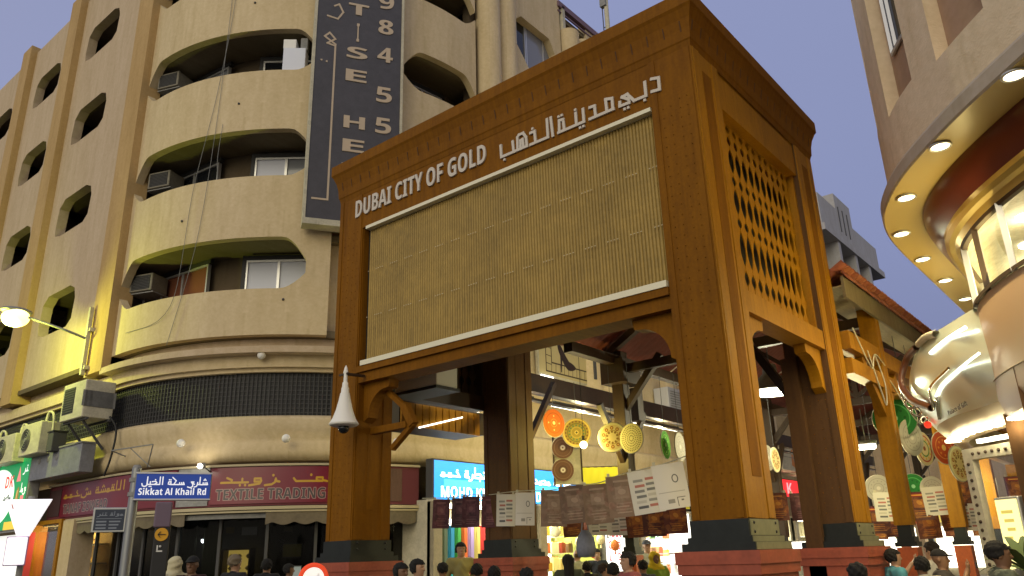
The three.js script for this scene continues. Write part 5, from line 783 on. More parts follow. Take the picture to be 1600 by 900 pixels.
  for (const [x, z] of [[-1.5, -9.3], [-1.45, -12.5], [-1.4, -16], [-1.4, -20], [0.3, -6]]) { const q = [x + 1.3, 3.0, z]; pointLamp(...q, [1, 0.84, 0.45], 0.9, 5); }
}
// recessed lamps of the soffit
[[-0.315, -7.5], [-1.13, -8.48], [-1.74, -9.59], [-2.1, -10.77], [-2.14, -12.03], [-2.12, -13.33], [-2.1, -14.66]].forEach(([x, z], i) => {
  const t = thing('soffit_lamp', ['soffit lamp nearest the right picture edge', 'second soffit lamp from the right edge, over the red cove', 'third soffit lamp, left of the curved glass front', 'soffit lamp at the leftmost bulge of the round corner', 'first soffit lamp beyond the bulge, above the canopy tiles', 'second soffit lamp beyond the bulge', 'farthest soffit lamp, nearest the steel sign'][i], 'recessed lamp', [x, 5.555, z], 0, 'recessed lamps in the soffit of the round building');
  part('lens', CY(0.085, 0.085, 0.012, 0, 0, 0, 24), M.lampWhite, t); part('ring', T(new THREE.TorusGeometry(0.1, 0.014, 8, 28), 0, -0.003, 0, PI / 2), M.alu, t);
  const l = new THREE.SpotLight(lin([1, 0.8, 0.42]), 20, 0, 1.12, 0.7, 2); l.position.set(x, 5.53, z); l.target.position.set(x - 0.1, 0, z); l.castShadow = true; l.shadow.radius = 5; scene.add(l, l.target);
});
// ---- curved steel canopy sign
{
  const t = thing('steel_canopy_sign', 'curved polished steel shop canopy with lamps under it, beside the souk', 'shop canopy', [0, 0, 0]);
  const top = new THREE.CatmullRomCurve3([[-1.43, 4.35, -10.61], [-1.85, 4.35, -11.2], [-2.35, 4.36, -12.0], [-2.78, 4.3, -13.2], [-2.9, 4.2, -14.5], [-2.9, 4.2, -17]].map((p) => new THREE.Vector3(...p))), bot = new THREE.CatmullRomCurve3([[-1.02, 3.2, -9.9], [-1.6, 3.2, -10.85], [-2.05, 3.2, -11.4], [-2.42, 3.2, -12.2], [-2.62, 3.2, -13.6], [-2.62, 3.2, -17]].map((p) => new THREE.Vector3(...p))), inn = new THREE.CatmullRomCurve3([[-0.7, 2.98, -10.2], [-1.3, 2.98, -11.1], [-1.75, 2.98, -11.7], [-2.1, 2.98, -12.4], [-2.25, 2.98, -13.7], [-2.25, 2.98, -17]].map((p) => new THREE.Vector3(...p)));
  const out = new THREE.Vector3(-0.8, 0, 0.6), rows = []; for (let k = 0; k <= 10; k++) { const v = k / 10, r = []; for (let j = 0; j <= 48; j++) { const a = top.getPoint(j / 48), b = bot.getPoint(j / 48), p = a.lerp(b, v).addScaledVector(out, 0.2 * Math.sin(v * PI) * Math.min(1, j / 8)); r.push([p.x, p.y, p.z]); } rows.push(r); }
  part('steel_face', loft(rows), M.steel, t);
  const und = [0, 0.3, 0.6, 1].map((v) => { const r = []; for (let j = 0; j <= 48; j++) { const p = bot.getPoint(j / 48).lerp(inn.getPoint(j / 48), v); p.y -= 0.08 * Math.sin(v * PI); r.push([p.x, p.y, p.z]); } return r; }); part('under_face', loft(und), mat([0.42, 0.34, 0.22], { metalness: 0.5, roughness: 0.3 }), t);
  const inb = []; for (let j = 0; j <= 48; j++) { const p = inn.getPoint(j / 48); inb.push([p.x, p.y, p.z]); } part('inner_face', loft([inb, inb.map(([x, y, z]) => [x, y + 0.5, z])]), M.cream, t);
  // front face of sand coloured sheet
  part('front_panel', [loft([[[-1.43, 4.35, -10.61], [-0.6, 4.37, -11.2], [0.6, 4.4, -12]], [[-1.22, 3.75, -10.25], [-0.3, 3.77, -10.85], [0.7, 3.8, -11.6]], [[-1.02, 3.2, -9.9], [-0.1, 3.1, -10.5], [0.9, 3.1, -11.2]]])], mat([0.4, 0.28, 0.17], { roughness: 0.35, metalness: 0.35 }), t);
  part('top_sheet', quads([[[-1.43, 4.35, -10.61], [0.6, 4.4, -12], [0.6, 4.3, -17], [-2.9, 4.2, -17]]]), M.steel, t);
  for (let j = 2; j < 11; j++) { const p = bot.getPoint(0.02 + j * 0.06).lerp(inn.getPoint(0.02 + j * 0.06), 0.45); const s = part('lamp', CY(0.1, 0.1, 0.03, p.x, p.y - 0.1, p.z, 18), mat([1, 1, 1], { glow: [1, 0.9, 0.62], power: 6 }), t); if (j % 2 === 0) pointLamp(p.x, p.y - 0.2, p.z, [1, 0.86, 0.5], 0.6, 5); }
  const on = (u, v, lift) => { const a = top.getPoint(u).lerp(bot.getPoint(u), v).addScaledVector(out, 0.2 * Math.sin(v * PI) + lift); return [a.x, a.y, a.z]; };
  part('emblem_ring', [tube([on(0.42, 0.05, 0.05), on(0.5, 0.1, 0.1), on(0.55, 0.35, 0.12), on(0.53, 0.65, 0.1), on(0.46, 0.85, 0.05)], 0.05, 40, 8)], mat([0.13, 0.05, 0.025], { roughness: 0.3 }), t); part('emblem_band', [tube([on(0.4, 0.04, 0.05), on(0.32, 0.03, 0.06), on(0.26, 0.06, 0.04)], 0.05, 20, 8)], M.cream, t);
  part('trim_fin', [tube([on(0.46, 0.86, 0.04), on(0.36, 0.68, 0.06), on(0.2, 0.55, 0.04)], 0.018, 30, 6), bar(on(0.5, 0.97, 0.02), on(0.4, 0.8, 0.03), 0.04, 0.02)], mat([0.85, 0.85, 0.8], { metalness: 1, roughness: 0.1 }), t);
  part('scroll_ornament', [0.5, 0.62, 0.75, 0.88].map((v, k) => { const p = on(0.62, v, 0.06); return T(new THREE.TorusGeometry(0.09 - k * 0.012, 0.02, 8, 20), ...p, 0.4, -0.7 + k * 0.4); }), mat([0.6, 0.58, 0.5], { metalness: 1, roughness: 0.15 }), t);
  part('red_reflector', T(new THREE.SphereGeometry(0.05, 12, 8), ...on(0.63, 0.95, 0.08)), mat([0.6, 0.02, 0.01], { glow: [1, 0.05, 0.02], power: 0.8 }), t);
  part('reflection_streak', tube([on(0.03, 0.56, 0.02), on(0.1, 0.58, 0.02), on(0.2, 0.62, 0.02), on(0.3, 0.68, 0.02), on(0.38, 0.76, 0.02)], 0.016, 30, 6), M.tube, t); part('reflection_streak', tube([on(0.06, 0.2, 0.01), on(0.14, 0.2, 0.015), on(0.22, 0.22, 0.015), on(0.3, 0.27, 0.015)], 0.022, 24, 6), M.tube, t);  // glowing strips added to stand for tube reflections on the steel
  const g = glyphs('Palace of Gift', 0.042, 0.003); g.rotateY(-0.95); const o = on(0.22, 0.9, 0.012); g.rotateZ(0.12); g.translate(o[0] - 0.35, o[1] - 0.12, o[2] - 0.35); part('lettering', g, mat([0.1, 0.09, 0.08]), t);
}
// ---- glass entrance with a dotted frame and a tall lit sign
{
  const t = thing('framed_entrance', 'pale dotted portal frame of the shop under the steel canopy', 'door frame', [-2.0, 0, -11.6], -0.62);
  part('jamb', X2(-0.07, 0.07, 0, 2.65, -0.05, 0.05), M.cream, t); part('jamb', X2(0.98, 1.1, 0, 2.65, -0.05, 0.05), M.cream, t); part('head', X2(-0.07, 1.1, 2.65, 2.79, -0.05, 0.05), M.cream, t);
  const d = []; for (let y = 0.4; y < 2.7; y += 0.1) d.push(T(new THREE.SphereGeometry(0.022, 8, 6), 0, y, 0.052)); for (let x = 0.1; x < 1.05; x += 0.1) d.push(T(new THREE.SphereGeometry(0.022, 8, 6), x, 2.72, 0.052)); part('stud', d, M.woodDark, t, { kind: 'stuff' }); part('pane', X2(0.08, 0.97, 0.05, 2.64, -0.01, 0.0), M.glass, t); part('tube_light', bar([0.2, 2.86, 0.03], [0.75, 2.86, 0.03], 0.05, 0.05), M.tube, t);
  const s = thing('tall_lit_sign', 'tall narrow yellowish lit sign behind the pale portal frame', 'sign', [-1.62, 0.55, -10.9], -0.62), tx = canvas(64, 256, (g) => { g.fillStyle = '#f0e8a0'; g.fillRect(0, 0, 64, 256); g.fillStyle = '#b0a050'; for (let i = 0; i < 14; i++) g.fillRect(12 + (i % 3) * 4, 20 + i * 16, 34 - (i % 4) * 5, 6); });
  part('box', RB(0.34, 1.6, 0.1, 0, 0.8, -0.06, 0.02), M.alu, s); const [g, m] = printed(0.3, 1.54, tx, litPrint(tx, 1.3)); part('face', T(g, 0, 0.8, -0.002), m, s); part('stand', [B(0.06, 0.6, 0.06, 0, -0.28, -0.06)], M.alu, s);
  const p = thing('potted_palm', 'leafy green plant in front of the entrance behind the men', 'plant', [-1.35, 0, -9.6]), lg = mat([0.06, 0.1, 0.02], { roughness: 0.7 }); part('pot', lathe([[0, 0], [0.16, 0], [0.22, 0.4], [0.2, 0.42]], 18), M.orange, p); part('stem', CY(0.03, 0.04, 1.0, 0, 0.9, 0, 8), M.woodDark, p);
  for (let i = 0; i < 16; i++) { const a = i * 2.4, e = 0.35 + (i % 4) * 0.12, r = []; for (let k = 0; k <= 5; k++) { const v = k / 5, d = v * 0.5; r.push([-1, 1].map((s) => [Math.cos(a) * d - Math.sin(a) * s * 0.05 * Math.sin(PI * (0.1 + 0.9 * v)), 1.35 + e * v - 0.35 * v * v, Math.sin(a) * d + Math.cos(a) * s * 0.05 * Math.sin(PI * (0.1 + 0.9 * v))])); } part('leaf', loft(r), lg, p); }
}
// ---------------------------------------------------------------- far building and mast
{
  const t = thing('far_apartment_block', 'grey apartment block with dark balconies above the canopy roof', 'apartment building', [-14.58, -1.02, -51]), gm = mat([0.4, 0.4, 0.42], { map: TX.plaster });
  t.scale.setScalar(1.62);
  part('wall', [X2(-8, -0.9, 0.65, 15.5, -8.5, 0)], gm, t); part('parapet', [X2(-0.9, 0, 14.4, 15.8, -2.3, 0), X2(-0.9, 0, 14.4, 16.55, -4.5, -2.3), X2(-0.9, -0.1, 14.4, 15.7, -8.5, -4.5)], gm, t);
  for (const y of [14.1, 10.0, 6.7]) part('slab', X2(-0.9, 0.1, y, y + 0.3, -8.5, 0), gm, t); for (const y of [10.3, 7.0]) part('balcony_wall', X2(-0.12, 0, y, y + 0.9, -8.5, 0), gm, t);
  for (const z of [-1.9, -4.2, -6.2]) part('pier', X2(-0.9, 0.02, 0.65, 14.1, z - 0.16, z + 0.16), gm, t); for (let i = 0; i < 3; i++) part('slit', X2(0.001, 0.02, 14.8, 16.0, -2.7 - i * 0.6, -2.6 - i * 0.6), M.greyDark, t);
  for (const y of [10.3, 7]) for (const z of [-1, -3, -5.2, -7.3]) { const w = part('window', X2(-0.9, -0.86, y + 0.9, y + 3.4, z - 0.75, z + 0.75), M.darkGlass, t); part('frame', [X2(-0.87, -0.84, y + 0.9, y + 2.6, z - 0.03, z + 0.03)], M.grey, w); }
  const d = thing('laundry', 'dark laundry hanging at a balcony of the grey block', 'laundry', [-14.4, 18.74, -53.8], PI / 2); d.scale.setScalar(1.62); part('cloth', [B(0.5, 0.9, 0.03, -0.4, 0, 0), B(0.4, 0.7, 0.03, 0.3, 0.1, 0)], mat([0.07, 0.06, 0.06]), d); part('line', B(1.6, 0.02, 0.02, 0, 0.47, 0), M.greyDark, d);
  const m = thing('roof_mast', 'slim pale mast standing on a roof behind the gate', 'mast', [-20.15, 21.6, -34.5]); part('pole', CY(0.13, 0.16, 16, 0, 8, 0, 10), M.cream, m); part('side_cable', [CY(0.03, 0.03, 14, -0.28, 8, 0, 6), X2(-0.28, 0, 9.9, 9.95, -0.02, 0.02), X2(-0.28, 0, 11.9, 11.95, -0.02, 0.02)], M.greyDark, m); part('box', B(0.4, 0.6, 0.3, -0.1, 11.6, 0.1), M.grey, m);
  const pg = thing('roof_pergola', 'dark roof shade frame on the beige block behind the gate', 'pergola', [-14.3, 19.6, -22]); part('beam', [bar([0, 2.2, 1.2], [0, 2.2, -9], 0.16, 0.24), bar([0, 1.9, 1.2], [0, 1.9, -9], 0.06, 0.06)], mat([0.16, 0.1, 0.13]), pg); part('post', [0.9, -3.4, -8.6].map((z) => X2(-0.08, 0.08, 0, 2.2, z - 0.08, z + 0.08)), M.cream, pg);
}
// ---------------------------------------------------------------- street furniture on the left
{
  const t = thing('street_lamp', 'wall-mounted street lamp glowing yellow green on a thin arm', 'street lamp', [-22.0, 6.6, -8.62]);
  part('bracket', [X2(-0.05, 0.05, 0, 1.9, -0.05, 0.05), X2(-0.14, 0.14, 0.15, 0.25, -0.12, 0.02), X2(-0.14, 0.14, 1.2, 1.3, -0.12, 0.02)], M.cream, t); part('arm', tube([[0, 1.0, 0], [-0.1, 1.15, 0.5], [-0.65, 1.45, 1.15], [-0.85, 1.55, 1.38]], 0.035, 24, 8), M.grey, t);
  part('head', T(new THREE.SphereGeometry(0.26, 18, 12).scale(1, 0.4, 1.5), -0.98, 1.68, 1.5), M.grey, t); part('lens', T(new THREE.SphereGeometry(0.3, 20, 14).scale(1.15, 0.85, 1.1), -0.98, 1.5, 1.5), mat([1, 1, 1], { glow: [1, 0.97, 0.22], power: 3.2 }), t);  // lens enlarged past a real one to stand for the lamp's glare
  pointLamp(-22.95, 7.7, -6.75, [0.88, 1, 0.12], 46, 8);
}
function printedPlate(t, name, w, h, y, tex, m, z = 0.012) { const [g, mm] = printed(w, h, tex, m); return part(name, T(g, 0, y, z), mm, t); }
{
  // priority sign; its bright white is put in as a glow
  const t = thing('triangle_road_sign', 'glowing white upside-down triangle road sign at the left edge', 'road sign', [-10.46, 0, -3.72], 0.95);
  const tri = canvas(128, 112, (g) => { g.fillStyle = '#fdfcff'; g.fillRect(0, 0, 128, 112); g.strokeStyle = '#f4dccb'; g.lineWidth = 4; g.beginPath(); g.moveTo(12, 8); g.lineTo(116, 8); g.lineTo(64, 100); g.closePath(); g.stroke(); });
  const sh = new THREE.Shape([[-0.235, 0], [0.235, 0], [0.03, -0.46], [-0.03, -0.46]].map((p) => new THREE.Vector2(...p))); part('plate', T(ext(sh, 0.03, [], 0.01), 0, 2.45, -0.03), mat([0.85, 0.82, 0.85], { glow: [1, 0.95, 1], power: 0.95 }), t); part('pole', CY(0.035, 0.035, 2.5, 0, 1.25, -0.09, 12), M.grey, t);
  part('edge_mark', [bar([-0.16, 2.4, 0.021], [-0.14, 2.35, 0.021], 0.02, 0.006)], mat([0.6, 0.2, 0.1]), t);
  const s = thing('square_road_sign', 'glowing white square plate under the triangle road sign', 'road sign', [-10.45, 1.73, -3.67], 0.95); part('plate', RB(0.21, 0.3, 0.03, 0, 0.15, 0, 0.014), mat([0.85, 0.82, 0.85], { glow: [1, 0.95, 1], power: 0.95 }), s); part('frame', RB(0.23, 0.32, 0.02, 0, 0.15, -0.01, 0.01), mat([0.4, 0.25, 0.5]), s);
  // street name sign on a grey pole
  const p = thing('sign_pole', 'grey steel pole carrying the blue street name box', 'pole', [-8.15, 0, -3.86]); part('shaft', CY(0.045, 0.055, 2.62, 0, 1.31, 0, 14), mat([0.24, 0.25, 0.26], { metalness: 0.6, roughness: 0.4 }), p); part('cap', CY(0.03, 0.046, 0.03, 0, 2.635, 0, 14), M.grey, p); part('clamp', [CY(0.06, 0.06, 0.04, 0, 2.5, 0, 14), CY(0.06, 0.06, 0.04, 0, 2.36, 0, 14)], M.grey, p);
  const tx = canvas(512, 172, (g) => { g.fillStyle = '#123a9c'; g.fillRect(0, 0, 512, 172); g.fillStyle = '#1a3a8c'; g.fillRect(0, 0, 512, 172); g.strokeStyle = g.fillStyle = '#f4f6ff'; drawArabic(g, 's3 Aj r e _ s k t2 _ A L j1 b8 Lf', 492, 74, 52, 8, 455); g.font = 'bold 62px sans-serif'; g.fillStyle = '#f4f6ff'; g.fillText('Sikkat Al Khail Rd', 20, 146, 470); });
  const b = thing('street_name_sign', 'lit blue street name box reading Sikkat Al Khail Rd', 'street sign', [-7.87, 2.3, -4.12], 0.0); b.rotation.y = Math.atan2(0.62, 0.33); part('box', RB(0.72, 0.27, 0.1, 0, 0.13, -0.055, 0.015), M.grey, b); printedPlate(b, 'face', 0.7, 0.245, 0.13, tx, litPrint(tx, 0.5), -0.002); part('rim', [X2(-0.36, 0.36, 0.252, 0.268, -0.1, 0.006), X2(-0.36, 0.36, -0.006, 0.008, -0.1, 0.006)], M.alu, b);
  // framed parking notice on the same pole
  const nt = canvas(128, 96, (g) => { g.fillStyle = '#2c3444'; g.fillRect(0, 0, 128, 96); g.strokeStyle = '#c4c4bc'; g.lineWidth = 5; g.strokeRect(3, 3, 122, 90); g.strokeStyle = g.fillStyle = '#7c8490'; drawArabic(g, 'm w A f2 _ b2 b1 r', 116, 30, 16, 3, 100); g.fillRect(12, 42, 100, 2); g.font = 'bold 13px sans-serif'; for (let i = 0; i < 3; i++) { g.fillRect(14, 52 + i * 13, 40, 6); g.fillRect(64, 52 + i * 13, 44 - i * 6, 6); } });
  const n = thing('framed_notice', 'small dark framed notice plate left of the grey pole', 'notice', [-8.35, 2.0, -3.74], 0); n.rotation.y = 1.0; part('plate', RB(0.31, 0.24, 0.02, 0, 0.12, 0, 0.008), M.alu, n); printedPlate(n, 'face', 0.3, 0.23, 0.12, nt, null, 0.012); part('clamp', B(0.1, 0.03, 0.03, 0.18, 0.12, -0.01), M.grey, n);
  // black post with a yellow arrow
  const k = thing('parking_post', 'black post with a yellow round arrow sign and a grey head', 'post', [-7.1, 0, -3.66]); k.rotation.y = 1.08; part('column', RB(0.13, 2.0, 0.09, 0, 1.0, 0, 0.01), M.black, k); part('head', RB(0.14, 0.22, 0.12, -0.01, 2.1, 0, 0.015), mat([0.14, 0.1, 0.14]), k);
  const ar = canvas(64, 64, (g) => { g.fillStyle = '#14130f'; g.fillRect(0, 0, 64, 64); g.fillStyle = '#c98a08'; g.beginPath(); g.arc(32, 32, 30, 0, 7); g.fill(); g.strokeStyle = '#1c1608'; g.lineWidth = 6; g.beginPath(); g.moveTo(48, 32); g.lineTo(16, 32); g.moveTo(28, 20); g.lineTo(16, 32); g.lineTo(28, 44); g.stroke(); });
  part('disc', T(new THREE.CylinderGeometry(0.056, 0.056, 0.012, 24), -0.005, 1.93, 0.052, PI / 2), mat([0.62, 0.32, 0.02]), k); part('arrow', [bar([-0.035, 1.93, 0.06], [0.03, 1.93, 0.06], 0.012, 0.006), bar([-0.035, 1.93, 0.06], [-0.012, 1.955, 0.06], 0.012, 0.005), bar([-0.035, 1.93, 0.0605], [-0.012, 1.905, 0.0605], 0.012, 0.005)], M.black, k); part('symbol', [B(0.05, 0.012, 0.004, -0.01, 1.79, 0.047), B(0.012, 0.05, 0.004, -0.028, 1.815, 0.047), T(new THREE.SphereGeometry(0.01, 8, 6), -0.005, 1.83, 0.047)], mat([0.6, 0.6, 0.58]), k);
  // round prohibition sign low by the gate
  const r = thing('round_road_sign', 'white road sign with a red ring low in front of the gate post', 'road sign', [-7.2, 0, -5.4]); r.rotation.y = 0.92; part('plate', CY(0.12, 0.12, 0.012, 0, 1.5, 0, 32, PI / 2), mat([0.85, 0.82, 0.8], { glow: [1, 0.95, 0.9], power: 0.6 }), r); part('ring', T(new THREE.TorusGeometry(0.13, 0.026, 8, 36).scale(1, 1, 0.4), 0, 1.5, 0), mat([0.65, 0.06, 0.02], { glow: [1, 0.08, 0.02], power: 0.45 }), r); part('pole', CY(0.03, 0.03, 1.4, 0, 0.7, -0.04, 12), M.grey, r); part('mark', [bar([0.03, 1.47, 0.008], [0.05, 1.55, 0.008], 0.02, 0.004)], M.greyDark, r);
}
// ---------------------------------------------------------------- people
// smooth skin over tapered bones: signed distance on a grid, meshed with surface nets
function nets(field, lo, hi, cell) {
  const n = [0, 1, 2].map((k) => Math.ceil((hi[k] - lo[k]) / cell) + 1), V = new Float32Array(n[0] * n[1] * n[2]), at = (i, j, k) => i + n[0] * (j + n[1] * k);
  for (let k = 0; k < n[2]; k++) for (let j = 0; j < n[1]; j++) for (let i = 0; i < n[0]; i++) V[at(i, j, k)] = field(lo[0] + i * cell, lo[1] + j * cell, lo[2] + k * cell);
  const id = new Int32Array(V.length).fill(-1), pos = [], ix = [];
  for (let k = 0; k < n[2] - 1; k++) for (let j = 0; j < n[1] - 1; j++) for (let i = 0; i < n[0] - 1; i++) {
    let c = 0, x = 0, y = 0, z = 0; const v = (a, b, d) => V[at(i + a, j + b, k + d)];
    for (let a = 0; a < 2; a++) for (let b = 0; b < 2; b++) for (let d = 0; d < 2; d++) {
      const p = v(a, b, d);
      for (const [e, f, g] of [[1, 0, 0], [0, 1, 0], [0, 0, 1]]) { if (a + e > 1 || b + f > 1 || d + g > 1) continue; const q = v(a + e, b + f, d + g); if (p < 0 === q < 0) continue; const t = p / (p - q); c++; x += a + e * t; y += b + f * t; z += d + g * t; }
    }
    if (c) { id[at(i, j, k)] = pos.length / 3; pos.push(lo[0] + (i + x / c) * cell, lo[1] + (j + y / c) * cell, lo[2] + (k + z / c) * cell); }
  }
  for (let k = 1; k < n[2] - 1; k++) for (let j = 1; j < n[1] - 1; j++) for (let i = 1; i < n[0] - 1; i++) {
    const p = V[at(i, j, k)] < 0;
    for (const [d, a, b] of [[[1, 0, 0], [0, 1, 0], [0, 0, 1]], [[0, 1, 0], [0, 0, 1], [1, 0, 0]], [[0, 0, 1], [1, 0, 0], [0, 1, 0]]]) {
      if (p === V[at(i + d[0], j + d[1], k + d[2])] < 0) continue;
      const q = [id[at(i - a[0] - b[0], j - a[1] - b[1], k - a[2] - b[2])], id[at(i - b[0], j - b[1], k - b[2])], id[at(i, j, k)], id[at(i - a[0], j - a[1], k - a[2])]];
      if (q.some((s) => s < 0)) continue; if (p) ix.push(q[0], q[1], q[2], q[0], q[2], q[3]); else ix.push(q[0], q[2], q[1], q[0], q[3], q[2]);
    }
  }
  const g = new THREE.BufferGeometry(); g.setAttribute('position', new THREE.Float32BufferAttribute(pos, 3)); g.setIndex(ix); g.computeVertexNormals(); g.setAttribute('uv', new THREE.Float32BufferAttribute(new Float32Array(pos.length / 3 * 2), 2)); const o = g.toNonIndexed(); o.userData.keep = true; return o;
}
const smin = (a, b, k) => { const h = Math.max(0, k - Math.abs(a - b)) / k; return Math.min(a, b) - h * h * k * 0.25; };
function cap(b, x, y, z) { const [ax, ay, az, bx, by, bz, r0, r1] = b, dx = bx - ax, dy = by - ay, dz = bz - az, t = Math.min(1, Math.max(0, ((x - ax) * dx + (y - ay) * dy + (z - az) * dz) / (dx * dx + dy * dy + dz * dz + 1e-9))); return Math.hypot(x - ax - dx * t, y - ay - dy * t, z - az - dz * t) - lerp(r0, r1, t); }
const ell = (c, r, x, y, z) => { const a = (x - c[0]) / r[0], b = (y - c[1]) / r[1], d = (z - c[2]) / r[2], l = Math.sqrt(a * a + b * b + d * d); return (l - 1) * Math.min(...r); };
// person faces +z, 1.70 m tall, y up; right side is -x
function poseBones(pose) {
  const L = { sh: [0.185, 1.4, 0], el: [0.25, 1.13, -0.02], wr: [0.25, 0.88, 0.06] }, Rr = { sh: [-0.185, 1.4, 0], el: [-0.25, 1.13, -0.02], wr: [-0.25, 0.88, 0.06] };
  if (pose === 'photo') { Object.assign(Rr, { el: [-0.24, 1.2, 0.2], wr: [-0.06, 1.46, 0.3] }); Object.assign(L, { el: [0.24, 1.2, 0.2], wr: [0.06, 1.45, 0.3] }); }
  if (pose === 'reach') { Object.assign(L, { el: [0.34, 1.3, 0.2], wr: [0.34, 1.5, 0.38] }); }
  const legs = []; for (const s of [1, -1]) legs.push([s * 0.09, 0.92, 0, s * 0.1, 0.5, 0.02, 0.088, 0.058], [s * 0.1, 0.5, 0.02, s * 0.105, 0.09, -0.02, 0.056, 0.038]);
  const arms = []; for (const A of [L, Rr]) arms.push([...A.sh, ...A.el, 0.052, 0.041], [...A.el, ...A.wr, 0.04, 0.027]);
  return { L, R: Rr, legs, arms };
}
const torsoB = [[-0.1, 1.37, 0, 0.1, 1.37, 0, 0.088, 0.088], [0, 1.3, 0.01, 0, 1.05, 0.01, 0.135, 0.12], [-0.07, 0.98, 0, 0.07, 0.98, 0, 0.11, 0.11], [-0.15, 1.4, -0.01, 0.15, 1.4, -0.01, 0.06, 0.06]], neckB = [0, 1.38, -0.005, 0, 1.53, 0.015, 0.06, 0.054];
function handBones(A) { // palm and five fingers along the forearm, slightly curled
  const d = new THREE.Vector3(...A.wr).sub(new THREE.Vector3(...A.el)).normalize(), up = Math.abs(d.y) > 0.7 ? new THREE.Vector3(0, 0, 1) : new THREE.Vector3(0, 1, 0), s = new THREE.Vector3().crossVectors(d, up).normalize(), n = new THREE.Vector3().crossVectors(s, d), w = new THREE.Vector3(...A.wr), bones = [];
  const pt = (a, b, c) => { const p = w.clone().addScaledVector(d, a).addScaledVector(s, b).addScaledVector(n, c); return [p.x, p.y, p.z]; };
  [-0.027, -0.009, 0.009, 0.027].forEach((o, i) => { const l = [0.068, 0.08, 0.075, 0.058][i]; bones.push([...pt(0, o * 0.5, 0), ...pt(0.085, o, 0), 0.016, 0.011], [...pt(0.085, o, 0), ...pt(0.085 + l * 0.55, o * 1.1, -0.012), 0.0095, 0.0085], [...pt(0.085 + l * 0.55, o * 1.1, -0.012), ...pt(0.085 + l * 0.9, o * 1.1, -0.034), 0.0085, 0.007]); });
  bones.push([...pt(0.02, -0.025, 0), ...pt(0.055, -0.052, -0.012), 0.014, 0.011], [...pt(0.055, -0.052, -0.012), ...pt(0.09, -0.056, -0.024), 0.0105, 0.0085]); return { bones, c: pt(0.08, 0, 0) };
}
function headField(x, y, z) {
  let d = smin(ell([0, 1.632, -0.005], [0.078, 0.088, 0.098], x, y, z), ell([0, 1.572, 0.028], [0.056, 0.062, 0.066], x, y, z), 0.05); const ax = Math.abs(x);
  d = smin(d, cap([0, 1.612, 0.09, 0, 1.582, 0.112, 0.009, 0.0135], x, y, z), 0.018); d = smin(d, ell([0, 1.515, 0.062], [0.026, 0.018, 0.024], x, y, z), 0.03);     // nose, chin
  d = smin(d, cap([-0.045, 1.632, 0.074, 0.045, 1.632, 0.074, 0.012, 0.012], x, y, z), 0.025);                                                                    // brow
  d = -smin(-d, ell([0.031, 1.612, 0.1], [0.017, 0.011, 0.02], ax, y, z), 0.014);                                                                                // eye sockets
  d = smin(d, cap([0.03, 1.613, 0.075, 0.032, 1.613, 0.076, 0.0125, 0.0125], ax, y, z), 0.006); d = smin(d, ell([0, 1.545, 0.088], [0.026, 0.0085, 0.012], x, y, z), 0.01); d = -smin(-d, cap([-0.022, 1.545, 0.102, 0.022, 1.545, 0.102, 0.0025, 0.0025], x, y, z), 0.006);
  d = smin(d, ell([0.08, 1.603, -0.01], [0.011, 0.032, 0.02], ax, y, z), 0.012); return smin(d, cap(neckB, x, y, z), 0.04);
}
const SK = {};
